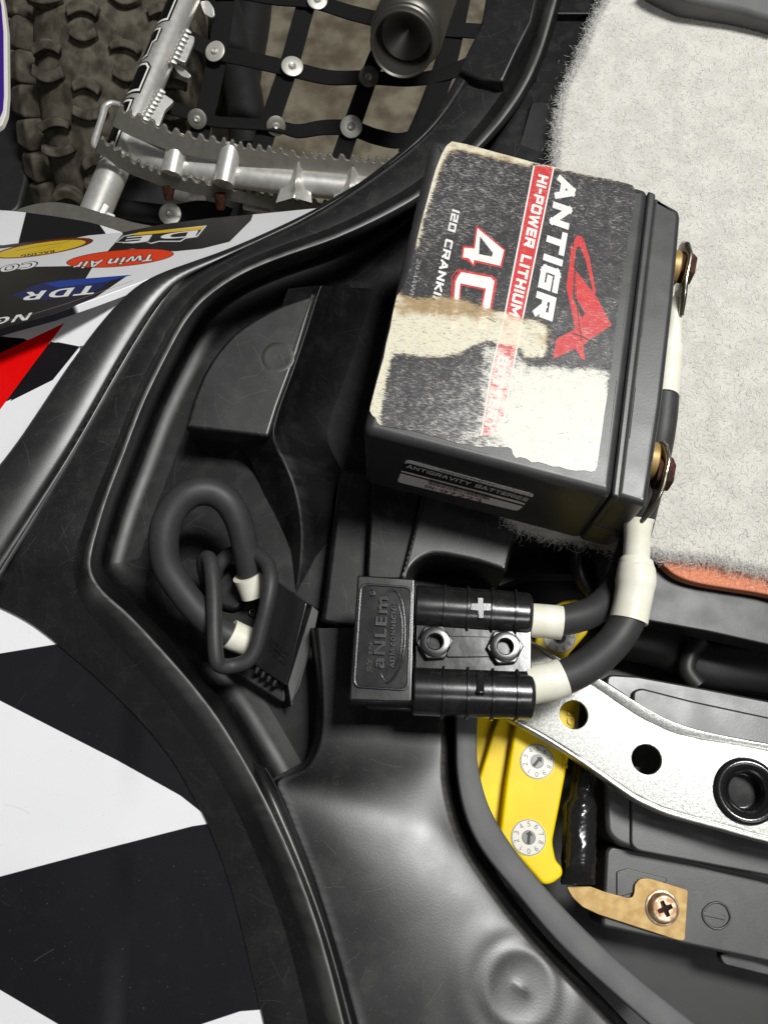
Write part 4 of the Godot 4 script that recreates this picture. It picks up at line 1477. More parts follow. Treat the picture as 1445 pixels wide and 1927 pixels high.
func lug(t: Node3D, c: Vector3, ax: Vector3, tail: Array):   # a tinned ring terminal seen on its edge, its flat side to the battery
	ax = ax.normalized()
	var x := mb()
	var N := 9
	var s := [c + Vector3(0.00, 0, -0.0085), c + Vector3(0, 0, -0.0078), c + Vector3(0, 0, -0.005), c, c + (tail[0] - c) * 0.5]
	for q in tail: s.append(q)
	var half := [0.001, 0.0035, 0.0064, 0.0075, 0.0072, 0.0058, 0.0046, 0.0038]
	var pts3 := smooth(PackedVector3Array(s), 5)
	var hw := ease_list(half.slice(0, s.size()), pts3.size())
	var rows := []
	for i in pts3.size():
		var tg := (pts3[mini(i + 1, pts3.size() - 1)] - pts3[maxi(i - 1, 0)]).normalized()
		var nn := tg.cross(Vector3.UP).normalized()
		var up := nn.cross(tg).normalized()
		var th := 0.00095
		var line := PackedVector3Array()
		for k in 12:
			var a := TAU * k / 12
			var px := signf(cos(a)) * pow(absf(cos(a)), 0.4)
			var py := signf(sin(a)) * pow(absf(sin(a)), 0.4)
			line.append(pts3[i] + nn * px * th + up * py * hw[i])
		rows.append(line)
	x.grid(rows, true, "out")
	part(t, "lug", x, M.tin)

# ---------- shaded plug with its cable loop ----------
func shaded_plug():
	var t := thing("socket_plug", "shadowed black plug with fine raised writing set in the pocket", "plug", P(540, 1200, -0.025))
	var fr := leaning(P(535, 1180, -0.014), Vector3(-0.22, 1, 0.05))
	var x := mb()
	x.plate(fr, rounded(outline("500,1080 578,1135 539,1291 470,1246", fr), 0.0006, 2), 0.02, 0.0006)
	var b := part(t, "plug_body", x, M.gloss)
	x = mb()
	var f2 := leaning(P(560, 1220, -0.017), Vector3(0.35, 1, 0.02))
	x.plate(f2, rounded(outline("582,1133 601,1150 590,1205 566,1292 548,1330 541,1288", f2), 0.0005, 2), 0.016, 0.0005)
	part(b, "plug_flange", x, M.dark)
	x = mb()
	for k in 4:
		var q := Vector2(482, 1254) + Vector2(11, 8) * k
		x.plate(leaning(P(q.x, q.y, -0.0155), Vector3(-0.2, 1, 0.1)), outline_box(q, Vector2(5, 3), Vector2(-4, 12), leaning(P(q.x, q.y, -0.0155), Vector3(-0.2, 1, 0.1))), 0.006, 0.0003)
	part(b, "grip", x, M.dark)
	x = mb()
	var w := fr
	w.origin += fr.basis.z * 0.0001
	var txt := ["MADE IN", "CAUTION: DO NOT", "USE WITHOUT FUSE", "KEEP DRY", "12 V ONLY"]
	for k in 3: emboss(x, w, ["WARNING: KEEP", "TERMINALS DRY", "12V DC ONLY"][k], Vector2(507 - 2.5 * k, 1203 + 9 * k), Vector2(543 - 2.5 * k, 1236 + 9 * k), Vector2(2.6, -5), 0.0004)
	part(b, "lettering", x, M.plug)
	# moulded base behind it
	x = mb(Color(WORN, WORN, WORN))
	x.plate(level(-0.018), rounded(outline("408,1085 430,1068 452,1095 458,1140 440,1150 402,1140", level(-0.018)), 0.003, 4), 0.012, 0.002)
	x.plate(level(-0.022), rounded(outline("400,1060 520,1060 540,1330 400,1240", level(-0.022)), 0.004, 4), 0.01, 0.001)
	part(t, "plug_base", x, M.pocket)
	x = mb()
	x.tube(way("470,1153 473,1147 480,1149 482,1156 477,1160 471,1157 470,1153", [-0.0215], 4), 0.0006, 6)
	part(t, "stud_ring", x, M.plug)
	# thick loop of cable
	var c := thing("jumper_cable", "thick black cable looping out of the shaded plug between two cream sleeves", "cable", P(390, 1050, -0.02))
	x = mb()
	var path := way("455,1204 418,1189 378,1155 340,1108 313,1060 309,1005 325,960 357,930 395,925 428,944 450,983 463,1035 470,1075 480,1108", [-0.012, -0.010, -0.006, -0.002, 0.002, 0.006, 0.008, 0.009, 0.008, 0.006, 0.002, -0.004, -0.009, -0.014], 7)
	x.tube(path, ease_list([0.0047, 0.0052, 0.0054, 0.0053, 0.005, 0.0047], path.size()), 22)
	part(c, "cable", x, M.cable)
	x = mb()
	path = way("465,1081 473,1098 481,1120", [-0.009, -0.0115, -0.014], 5)
	x.tube(path, ease_list([0.0055, 0.0055, 0.0054], path.size()), 22)
	part(c, "sleeve", x, M.shrink)
	x = mb()
	path = way("432,1192 448,1200 468,1208", [-0.0105, -0.012, -0.0135], 5)
	x.tube(path, ease_list([0.0055, 0.0055, 0.0054], path.size()), 22)
	part(c, "sleeve", x, M.shrink)
	# thin handle loop
	x = mb()
	path = way("392,1102 384,1062 392,1050 399,1075 403,1130 404,1190 407,1236 415,1252 438,1253 466,1243 482,1218 492,1180 503,1135 509,1095 504,1064 486,1045 460,1038 432,1044 412,1064 404,1090", [-0.016, -0.008, -0.004, -0.0015, 0.0, 0.0, -0.001, -0.003, -0.005, -0.005, -0.004, -0.002, 0.0, 0.0, -0.002, -0.004, -0.008, -0.012, -0.014, -0.018], 6)
	x.tube(path, 0.0028, 16)
	single("handle_loop", x, M.cable, "thin black loop handle hooked over the thick cable of the shaded plug", "handle")

func outline_box(c: Vector2, a: Vector2, b: Vector2, fr: Transform3D) -> PackedVector2Array:
	return PackedVector2Array([on(c, fr), on(c + a, fr), on(c + a + b, fr), on(c + b, fr)])

# ---------- felt, foam and the open well ----------
func felt():
	var edge := outline("1150,-60 1143,0 1128,28 1118,50 1106,80 1098,105 1084,130 1070,160 1060,192 1054,230 1051,270 1049,310 1040,420 1000,700 940,930 968,982 1005,990 1040,1003 1075,1005 1110,1012 1150,1022 1180,1030 1215,1030 1232,1036 1262,1042 1300,1045 1329,1048 1365,1054 1396,1062 1445,1073 1520,1090 1640,1110 1700,500 1640,-60", level(0.0))
	var x := mb()
	x.plate(level(0.0), edge, 0.006, 0.002)
	var t := thing("felt_pad", "thick pale grey fibre felt pad with frayed edges under the battery", "felt pad", P(1250, 500, -0.006))
	part(t, "pad", x, M.felt)
	# loose fibres along the torn edges and over the face
	var rng := RandomNumberGenerator.new()
	rng.seed = 61
	var strand := mb()
	var q := PackedVector3Array([Vector3(0, 0, 0), Vector3(0.0006, 0.0004, 0), Vector3(0.0011, 0.0006, 0.0002), Vector3(0.0016, 0.0004, 0.0006), Vector3(0.002, 0.0001, 0.0011)])
	strand.tube(q, 0.00005, 3, false)
	var where := []
	for i in edge.size():
		var a := edge[i]
		var b := edge[(i + 1) % edge.size()]
		if a.x > 0.27 or b.x > 0.27: continue
		var L := a.distance_to(b)
		var fray := 0.002 if a.y < -0.0 + on(Vector2(1200, 1000), level(0.0)).y else 0.0022
		for k in int(L / 0.000014):
			var p := a.lerp(b, rng.randf())
			var off := Vector2.from_angle(rng.randf() * TAU) * absf(rng.randfn(0, fray))
			where.append(Vector3(p.x + off.x, -rng.randf() * 0.0045, -(p.y + off.y)))
	for k in 15000:
		var p := P(rng.randf_range(1050, 1500), rng.randf_range(-40, 1080), 0.0)
		if Geometry2D.is_point_in_polygon(Vector2(p.x, -p.z), edge): where.append(p + Vector3(0, -0.0001, 0))
	var mm := MultiMesh.new()
	mm.transform_format = MultiMesh.TRANSFORM_3D
	mm.mesh = strand.mesh()
	mm.instance_count = where.size()
	for i in where.size():
		var bs := Basis.from_euler(Vector3(rng.randf_range(-0.7, 0.7), rng.randf() * TAU, rng.randf_range(-0.5, 0.7))).scaled(Vector3.ONE * rng.randf_range(0.45, 1.2))
		mm.set_instance_transform(i, Transform3D(bs, where[i] - org[t]))
	var o := MultiMeshInstance3D.new()
	o.name = "loose_fibres"
	o.multimesh = mm
	o.material_override = M.fibre
	o.set_meta("kind", "stuff")
	t.add_child(o, true)
	x = mb()
	x.plate(level(-0.005), curved(outline("1180,1000 1226,1035 1240,1053 1268,1080 1310,1096 1380,1108 1445,1119 1640,1160 1640,1000", level(-0.005)), 5), 0.005, 0.0008)
	single("orange_foam", x, M.foam, "strip of orange foam showing below the frayed edge of the grey felt", "foam")
	x = mb()
	var fr := leaning(P(1380, 0, 0.012), Vector3(0.0, 1, 0.3))
	x.plate(fr, curved(outline("1240,-60 1275,-8 1330,8 1390,20 1445,36 1560,70 1560,-60", fr), 4), 0.016, 0.003)
	single("seat_edge", x, M.rubber, "dark edge of the seat above the felt in the top right corner", "seat")

func well():
	# yellow carrier with number dials
	var t := thing("yellow_carrier", "bright yellow plastic carrier with round number dials in the open well", "carrier", P(1000, 1450, -0.05))
	var fr := level(-0.0225)
	var x := mb()
	x.plate(fr, rounded(outline("1020,1150 1060,1130 1085,1126 1100,1134 1108,1188 1066,1236 1092,1330 1066,1445 1052,1520 1039,1585 1046,1620 1058,1632 1059,1648 1040,1663 1022,1666 940,1572 952,1470 966,1382", fr), 0.002, 4), 0.004, 0.0012)
	var y := mb()
	y.plate(level(-0.0285), outline("1000,1200 1060,1236 1085,1330 1060,1440 1040,1560 1010,1600 920,1570 900,1470 930,1370", level(-0.0285)), 0.03, 0.001)
	var face := part(t, "face", x, M.yellow)
	part(t, "wall", y, M.yellow)
	x = mb()
	x.plate(level(-0.0338), rounded(outline("890,1300 940,1300 935,1360 905,1560 885,1500", level(-0.0338)), 0.001, 3), 0.025, 0.001)
	part(t, "flange", x, M.yellow)
	x = mb()
	var ef := level(-0.0224)
	emboss(x, ef, "ON", Vector2(1080, 1364), Vector2(1079, 1332), Vector2(-13, 0), 0.0006)
	emboss(x, ef, "IN", Vector2(1067, 1446), Vector2(1065, 1422), Vector2(-9, 0), 0.0005)
	part(face, "raised_mark", x, M.yellow)
	for k in 3:
		var c: Vector2 = [Vector2(1010.5, 1433), Vector2(994.5, 1576), Vector2(1052, 1199)][k]
		dial(face, c, [0.1, 0.05, 0.3][k], [0.75, 0.1, 0.4][k])
	bracket()
	well_battery()

func dial(face: Node3D, c: Vector2, turn: float, arrow: float):
	var h := -0.0221
	var fr := level(h)
	var o := on(c, fr)
	var r := 0.0061
	var x := mb()
	if not M.has("dial"):
		var f0 := level(0)
		f0.origin = Vector3.ZERO
		var p := Pic.new(self, f0, Vector2(-1, -1), Vector2(1, 1), 512, Color(0.80, 0.79, 0.75))
		for k in 10:
			var a := PI / 2 - TAU * k / 10
			var txt := str((5 + k) % 10)
			var L := MB.letters(txt, false, 0.0)
			var rad := Vector2.from_angle(a)
			var sd := Vector2(rad.y, -rad.x)
			var q0: PackedVector3Array = L[0]
			var ii: PackedInt32Array = L[3]
			for i in range(0, ii.size(), 3):
				var t3 := PackedVector2Array()
				for m in 3:
					var g: Vector3 = (q0[ii[i + m]] - L[1]) / L[2]
					var w := rad * (0.60 + 0.28 * g.y) + sd * (g.x - 0.5) * (0.17 if txt != "1" else 0.08)
					t3.append(Vector2((w.x + 1) * 256, (1 - w.y) * 256))
				p.fill(t3, Color(0.13, 0.13, 0.13))
		for k in 64:
			var a0 := Vector2.from_angle(TAU * k / 64)
			var a1 := Vector2.from_angle(TAU * (k + 1) / 64)
			p.line(Vector2(256, 256) + a0 * 246, Vector2(256, 256) + a1 * 246, 8, Color(0.2, 0.2, 0.18))
		var m := surf(Color.WHITE, 0.4, 0.1)
		m.albedo_texture = p.done()
		M.dial = m
		M.dial_core = wrapped(surf(Color(0.42, 0.42, 0.41), 0.4, 0.5), 60.0)
	var df := Transform3D(fr.basis.rotated(Vector3.UP, -turn), fr * Vector3(o.x, o.y, 0))
	x.plate(df, disc(Vector2.ZERO, r, 40), 0.0006, 0.0, [], Vector2(-r, -r), Vector2(2 * r, 2 * r))
	var d := part(face, "dial", x, M.dial)
	# sub-parts stay at the third level, so the core and arrow are joined to the face
	x = mb()
	var cf := Transform3D(fr.basis.rotated(Vector3.UP, -arrow), fr * Vector3(o.x, o.y, 0) + Vector3(0, 0.0002, 0))
	x.plate(cf, disc(Vector2.ZERO, r * 0.40, 28), 0.0008, 0.00015)
	part(face, "dial_core", x, M.dial_core)
	x = mb()
	cf.origin.y += 0.0002
	x.plate(cf, PackedVector2Array([Vector2(-0.0005, -0.0021), Vector2(0.0005, -0.0021), Vector2(0.0005, 0.0008), Vector2(0.0014, 0.0007), Vector2(0.0003, 0.0022), Vector2(-0.0011, 0.0011), Vector2(-0.0005, 0.0009)]), 0.0005, 0.0001)
	part(face, "dial_arrow", x, M.dark)

func bracket():
	var t := thing("steel_bracket", "bright zinc plated steel bracket with raised edges and round holes across the well", "bracket", P(1200, 1400, -0.014))
	var h := -0.0105
	var fr := leaning(P(1080, 1320, h), Vector3(-0.09, 1, 0.03))
	# the floor of the channel, then its two turned-up edges
	var top := "930,1180 1000,1215 1062,1256 1111,1289 1160,1321 1204,1350 1265,1379 1317,1391 1380,1402 1445,1413 1600,1440"
	var low := "1600,1605 1445,1574 1346,1547 1265,1525 1224,1509 1184,1488 1103,1431 1022,1379 957,1343 880,1290"
	var p := outline(top + " " + low, fr)
	var dense := PackedVector2Array()
	for i in p.size():
		var q := p[(i + 1) % p.size()]
		var n := maxi(1, int(p[i].distance_to(q) / 0.003))
		for k in n: dense.append(p[i].lerp(q, float(k) / n))
	var holes := [disc(on(Vector2(1079, 1345), fr), 0.0049, 32), disc(on(Vector2(1216, 1429), fr), 0.0050, 32), disc(on(Vector2(1404, 1489), fr), 0.0088, 36)]
	var x := mb()
	x.plate(fr, dense, 0.0016, 0.0003, holes)
	part(t, "web_plate", x, M.zinc)
	for e in [["930,1166 994,1203 1062,1243 1127,1277 1224,1338 1273,1361 1326,1377 1385,1389 1445,1400 1600,1428", top], ["1600,1617 1445,1585 1346,1558 1265,1536 1224,1520 1184,1499 1103,1442 1022,1390 957,1354 880,1302", low]]:
		var a := PackedVector3Array()
		var b := PackedVector3Array()
		for q in pts(e[0]): a.append(at_on(q.x, q.y, fr) + Vector3(0, 0.0004, 0))
		for q in pts(e[1]): b.append(at_on(q.x, q.y, fr))
		a = smooth(a, 4)
		b = smooth(b, 4)
		var rows := []
		var N := mini(a.size(), b.size())
		for i in N:
			var u := a[i * (a.size() - 1) / (N - 1)]
			var v := b[i * (b.size() - 1) / (N - 1)]
			var out := (u - v).normalized()
			rows.append(PackedVector3Array([v - Vector3(0, 0.0003, 0), v + out * 0.0002 - Vector3(0, 0.0006, 0), v + out * 0.0004 - Vector3(0, 0.0002, 0), v + out * 0.0006 + Vector3(0, 0.0002, 0), u - out * 0.0006, u - out * 0.0001 - Vector3(0, 0.0001, 0), u + out * 0.0003 - Vector3(0, 0.0006, 0), u + out * 0.0004 - Vector3(0, 0.005, 0)]))
		x = mb()
		x.grid(rows, false, "up")
		part(t, "turned_edge", x, M.zinc)
	# rubber grommet in the big hole
	x = mb()
	var g := on(Vector2(1404, 1489), fr)
	x.lathe(fr * Vector3(g.x, g.y, 0), fr.basis.z, PackedVector2Array([Vector2(0, 0.0112), Vector2(0.0012, 0.0108), Vector2(0.0018, 0.0098), Vector2(0.0016, 0.0086), Vector2(0.0004, 0.0076), Vector2(-0.0005, 0.0068), Vector2(0.0002, 0.0064), Vector2(-0.0005, 0.0058), Vector2(-0.006, 0.0054), Vector2(-0.006, 0)]), 40)
	single("grommet", x, M.gloss, "black rubber grommet in the bracket's largest hole", "grommet")

func well_battery():
	var t := thing("well_battery", "black battery box with a recessed lid under the steel bracket", "battery", P(1300, 1600, -0.06))
	var K := Color(1, 1, 1)
	var fr := level(-0.034)
	var x := mb()
	x.plate(fr, rounded(outline("1139,1601 1150,1590 1600,1660 1600,1860 1439,1810 1131,1745", fr), 0.002, 4), 0.02, 0.0014)
	part(t, "terminal_ledge", x, M.case)
	x = mb()
	var f2 := level(-0.0275)
	x.plate(f2, rounded(outline("1132,1440 1660,1440 1660,1712 1445,1656 1165,1592 1140,1570", f2), 0.005, 5), 0.03, 0.002)
	var lid := part(t, "lid", x, M.case)
	x = mb()
	var f3 := level(-0.0262)
	x.plate(f3, rounded(outline("1186,1440 1640,1440 1640,1694 1445,1648 1200,1602 1186,1590", f3), 0.002, 4), 0.01, 0.0008)
	part(lid, "lid_panel", x, M.lid)
	x = mb()
	var f4 := level(-0.0300)
	x.plate(f4, rounded(outline("1190,1300 1206,1294 1300,1318 1660,1395 1660,1480 1190,1480", f4), 0.002, 4), 0.01, 0.001)
	var y := mb()
	y.plate(level(-0.0325), rounded(outline("1140,1268 1200,1272 1330,1296 1660,1360 1660,1480 1140,1480", level(-0.0325)), 0.003, 4), 0.02, 0.001)
	part(lid, "front_panel", x, M.lid)
	part(lid, "front_rim", y, M.case)
	x = mb()
	var f5 := level(-0.0338)
	x.tube(way("1370,1715 1373,1728 1366,1741 1352,1748 1336,1744 1324,1731 1322,1715 1334,1702 1350,1698 1364,1705 1370,1715", [-0.0338], 4), 0.0004, 6)
	x.plate(level(-0.0335), outline_box(Vector2(1322, 1714), Vector2(44, 10), Vector2(-2, 8), level(-0.0335)), 0.001, 0.0002)
	part(t, "minus_mark", x, M.case)
	x = mb()
	x.plate(level(-0.0405), rounded(outline("1352,1795 1370,1791 1600,1840 1600,1875 1360,1815", level(-0.0405)), 0.002, 4), 0.004, 0.0006)
	part(t, "slot_rail", x, M.lid)
	x = mb()
	x.plate(level(-0.0333), rounded(outline("1160,1640 1180,1634 1255,1653 1253,1660 1160,1690", level(-0.0333)), 0.0006, 3), 0.002, 0.0003)
	part(t, "terminal_step", x, M.lid)
	# dark cross tubes and floor parts behind the bracket
	x = mb()
	x.tube(way("1150,1195 1240,1215 1310,1250 1400,1262 1600,1285", [-0.05, -0.048, -0.046, -0.046, -0.046], 6), 0.009, 18)
	x.tube(way("1318,1205 1298,1232 1292,1262 1312,1290", [-0.036], 6), 0.0035, 12)
	single("breather_hose", x, M.dark, "dark hose in the shadow between the seat ledge and the bracket", "hose")
	# brass strap and its screw
	var s := thing("brass_strap", "tarnished brass strap screwed to the battery box in the well", "strap", P(1200, 1700, -0.033))
	var sf := level(-0.0318)
	x = mb()
	x.plate(sf, rounded(outline("1065,1668 1111,1668 1134,1677 1182,1690 1190,1688 1193,1678 1194,1664 1203,1654 1217,1652 1239,1658 1294,1675 1288,1770 1277,1770 1126,1721 1096,1707 1077,1689", sf), 0.0009, 3), 0.0012, 0.0002)
	part(s, "plate", x, M.brass)
	x = mb()
	var c := P(1247, 1709, -0.0305)
	x.lathe(c - Vector3(0, 0.0013, 0), Vector3.UP, PackedVector2Array([Vector2(0, 0.0060), Vector2(0.0004, 0.0060), Vector2(0.0006, 0.0056), Vector2(0.0006, 0.0052), Vector2(0.0026, 0.0050), Vector2(0.0034, 0.0046), Vector2(0.0037, 0.0040), Vector2(0.0037, 0.0039)]), 32)
	var cross := PackedVector2Array()
	for k in 4:      # a cross-head recess: four straight arms
		var d := Vector2.from_angle(PI / 2 * k + 0.35)
		var e := Vector2(-d.y, d.x)
		cross.append((d - e) * 0.0008)
		cross.append(d * 0.0026 - e * 0.0006)
		cross.append(d * 0.0026 + e * 0.0006)
	var tf := level(c.y + 0.0024)
	tf.origin += Vector3(c.x, 0, c.z)
	x.plate(tf, disc(Vector2.ZERO, 0.0040, 44), 0.0008, 0.0002, [cross])
	var scr := part(s, "screw", x, M.screw)
	x = mb()
	x.plate(level(c.y + 0.0012), disc(on(Vector2(1247, 1709), level(c.y + 0.0012)), 0.0039, 24), 0.0006)
	part(scr, "cross_recess", x, M.rust)
	# taped wire that ends at the strap
	x = mb()
	var rows := []
	var rng := RandomNumberGenerator.new()
	rng.seed = 71
	var n := noise(72, 240.0, 3)
	var path := way("1104,1420 1098,1470 1092,1515 1090,1560 1088,1620 1088,1664", [-0.030, -0.0295, -0.029, -0.029, -0.0285, -0.0305], 10)
	for i in path.size():
		var f := float(i) / (path.size() - 1)
		var line := PackedVector3Array()
		for k in 26:
			var a := TAU * k / 26
			var d := Vector3(cos(a), sin(a), 0)
			var q := n.get_noise_3d(cos(a) * 0.006, sin(a) * 0.006, f * 0.035)
			var r := lerpf(0.0048, 0.0062, smoothstep(0.3, 0.42, f)) * (1.0 + 0.16 * absf(q) - 0.05)
			line.append(path[i] + d * r * Vector3(1.0, lerpf(1.0, 0.45, smoothstep(0.8, 1.0, f)), 1))
		rows.append(line)
	x.grid(rows, true, "out")
	single("taped_wire", x, M.tape, "wire wrapped in crinkled glossy black tape beside the yellow carrier", "wire")

# ---------- beyond the bodywork: net, foot peg, tubes, tyre ----------
func footwell():
	var h := -0.21
	var x: MB
	# main tube of the guard
	var t := thing("guard_tube", "brushed aluminium guard tube with black and white lettering and welded tabs", "tube", P(180, 400, h))
	x = mb()
	var a := P(372, -60, h)
	var b := P(170, 425, h)
	var ax := (b - a).normalized()
	var path := PackedVector3Array()
	for k in 13: path.append(a.lerp(b, k / 12.0))
	x.tube(path, 0.0108, 32)
	part(t, "tube", x, M.alu)
	decal(t, a, b)
	for k in 3:
		var s: Array = [["344,62 367,68 366,78 352,112 349,118 325,108", "352,57 325,115"], ["303,172 329,190 312,206 300,238 275,225", "303,170 272,222"], ["190,393 219,404 212,418 200,417 186,407", "197,385 188,402"]][k]
		var tf := leaning(P(pts(s[0])[0].x, pts(s[0])[0].y, h + 0.006), Vector3(0.25, 1, 0.1))
		x = mb()
		x.plate(tf, rounded(outline(s[0], tf), 0.002, 3), 0.004, 0.0006)
		var tab := part(t, "tab", x, M.alu)
		var w := pts(s[1])
		for q in 8:
			x = mb()
			var c := w[0].lerp(w[1], q / 7.0)
			var p := P(c.x, c.y, h + 0.0075)
			x.tube(PackedVector3Array([p + Vector3(-0.003, -0.0012, -0.0006), p + Vector3(-0.0014, 0.0002, -0.0002), p + Vector3(0.0004, 0.0004, 0.0003), p + Vector3(0.003, -0.0014, 0.001)]), PackedFloat32Array([0.0009, 0.0019, 0.002, 0.001]), 8, true, Vector2(1.0, 0.5))
			part(tab, "weld_bead", x, M.alu)
	for s in ["376,2 392,0 402,14 404,30 398,34 384,26 380,16", "326,118 338,122 352,134 360,142 356,148 342,144 330,132"]:
		var lf := leaning(P(pts(s)[0].x, pts(s)[0].y, h - 0.004), Vector3(-0.1, 1, 0.5))
		x = mb()
		x.plate(lf, rounded(outline(s, lf), 0.002, 3), 0.002, 0.0005)
		part(t, "strap_loop", x, M.alu)
	foot_peg(h)
	net(h)
	# blackened pipe with an open, grooved end
	x = mb()
	var o := P(757, 84, -0.14)
	var d := (P(806, -40, -0.20) - o).normalized()
	x.lathe(o, d, PackedVector2Array([Vector2(0.03, 0.0), Vector2(0.02, 0.0165), Vector2(0.0, 0.0188), Vector2(-0.001, 0.0200), Vector2(0.0008, 0.0212), Vector2(0.004, 0.0214), Vector2(0.0052, 0.0204), Vector2(0.0066, 0.0204), Vector2(0.0076, 0.0215), Vector2(0.011, 0.0216), Vector2(0.0122, 0.0206), Vector2(0.014, 0.0206), Vector2(0.016, 0.0232), Vector2(0.022, 0.0244), Vector2(0.14, 0.0252)]), 56)
	single("dark_pipe", x, M.pipe, "blackened metal pipe with a grooved open end above the net", "pipe")
	# tyre on its axle
	tyre()
	# purple plate with a white edge at the left
	t = thing("number_plate", "purple plate with a pale rounded border at the left edge", "plate", P(-20, 120, -0.06))
	var fr := leaning(P(0, 120, -0.06), Vector3(-0.1, 1, 0.1))
	x = mb()
	x.plate(fr, rounded(outline("-80,-40 -2,-40 8,10 14,60 15,180 12,215 4,235 -10,245 -80,250", fr), 0.001, 3), 0.003, 0.0006)
	part(t, "plate", x, M.ivory)
	fr.origin += fr.basis.z * 0.0003
	x = mb()
	x.plate(fr, rounded(outline("-78,-38 -6,-38 3,10 7,60 8,180 6,208 -1,224 -12,232 -78,240", fr), 0.001, 3), 0.0004)
	part(t, "purple_face", x, M.purple)
	# dark running gear low behind
	x = mb()
	fr = level(-0.33)
	x.plate(fr, curved(outline("-60,100 5,95 30,118 48,160 57,220 57,300 46,360 25,400 -60,420", fr), 4), 0.03, 0.004)
	single("brake_drum", x, M.dark, "dark round hub in shadow left of the tyre", "hub")
	x = mb()
	x.plate(level(-0.285), rounded(outline("190,360 260,330 420,352 640,392 640,440 150,440", level(-0.285)), 0.004, 3), 0.02, 0.002)
	x.plate(level(-0.265), rounded(outline("352,378 386,384 382,410 350,412", level(-0.265)), 0.002, 3), 0.01, 0.001)
	single("lower_guard", x, M.dark, "black lower guard in shadow beneath the foot peg", "guard")
	for k in 2:
		var s: String = ["322,362 330,356 385,366 388,372 383,400 372,402 374,382 326,370", "458,382 508,390 512,400 456,390"][k]
		fr = level(-0.25)
		x = mb()
		x.plate(fr, rounded(outline(s, fr), 0.001, 3), 0.003, 0.0006)
		single("angle_tab", x, M.alu, ["bent aluminium tab below the first post of the foot peg", "short straight aluminium tab low under the foot peg near the white panel"][k], "tab", "aluminium tabs under the foot peg")
	x = mb()
	x.tube(way("400,-60 430,60 448,130 462,200 468,290", [-0.30], 5), 0.016, 16)
	x.tube(way("480,-60 470,40 452,140 446,220", [-0.36], 5), 0.02, 16)
	single("frame_rail", x, M.dark, "dark frame rail in shadow behind the net's left straps", "frame")

func decal(t: Node3D, a: Vector3, b: Vector3):
	# print wrapped on the tube's left flank: black blocks with a white line inside
	var im := Image.create(512, 128, false, Image.FORMAT_RGBA8)
	im.fill(Color(0.03, 0.03, 0.035, 0))
	var f0 := Transform3D.IDENTITY
	var p := Pic.new(self, f0, Vector2.ZERO, Vector2(1, 1), 512, Color(0, 0, 0))
	p.im = im
	var blk := Color(0.03, 0.03, 0.035, 1)
	var wht := Color(0.93, 0.92, 0.88, 1)
	for s in [["0,0 118,0 118,70 108,108 12,108 0,100", "4,0 4,98 104,98 111,66 111,0"], ["128,0 228,0 228,60 220,84 178,84 172,96 136,96 128,84", "134,0 134,86 168,88 176,76 214,76 221,56 221,0"], ["234,0 330,0 330,70 324,112 246,112 234,94", "241,0 241,90 250,103 316,103 322,68 322,0"], ["340,0 512,0 512,64 490,108 340,100", "346,0 348,92 486,99 503,60 503,0"]]:
		p.fill(pts(s[0]), blk)
		var w := pts(s[1])
		for i in w.size() - 1: p.line(w[i], w[i + 1], 6.5, wht)
	var m := surf(Color.WHITE, 0.35)
	m.albedo_texture = ImageTexture.create_from_image(im)
	m.transparency = BaseMaterial3D.TRANSPARENCY_ALPHA_SCISSOR
	m.alpha_scissor_threshold = 0.5
	var x := mb()
	var ax := (b - a).normalized()
	var up := (Vector3.UP - ax * ax.y).normalized()
	var sd := ax.cross(up)
	if sd.x > 0.0: sd = -sd
	var rows := []
	var N := 18
	var base := x.v.size()
	for i in 2:
		for k in N + 1:
			var ang := lerpf(deg_to_rad(-15), deg_to_rad(120), float(k) / N)
			var dir := sd * cos(ang) + up * sin(ang)
			x.vert(a.lerp(b, lerpf(0.13, 0.80, i)) + dir * 0.0110, dir, Vector2(i, float(k) / N))
	for k in N:
		x.tri(base + k, base + k + 1, base + N + 2 + k)
		x.tri(base + k, base + N + 2 + k, base + N + 1 + k)
	part(t, "lettering", x, m)

func serrated(s: String, fr: Transform3D, pitch: float, deep: float, wide: float) -> PackedVector2Array:   # a strip with teeth along one side
	var p := outline(s, fr)
	var r := PackedVector2Array()
	var back := PackedVector2Array()
	for i in p.size() - 1:
		var d := (p[i + 1] - p[i])
		var L := d.length()
		d /= L
		var n := Vector2(-d.y, d.x)
		var c := maxi(1, int(round(L / pitch)))
		for k in c:
			var q := p[i] + d * L * (k + 0.0) / c
			var w := L / c
			r.append(q)
			r.append(q + d * w * 0.12 + n * deep * 0.9)
			r.append(q + d * w * 0.3 + n * deep)
			r.append(q + d * w * 0.48 + n * deep * 0.75)
			r.append(q + d * w * 0.62 + n * deep * 0.1)
			r.append(q + d * w * 0.85 - n * deep * 0.1)
		back.append(p[i] - n * wide)
		if i == p.size() - 2:
			r.append(p[i + 1])
			back.append(p[i + 1] - n * wide)
	back.reverse()
	r.append_array(back)
	return r

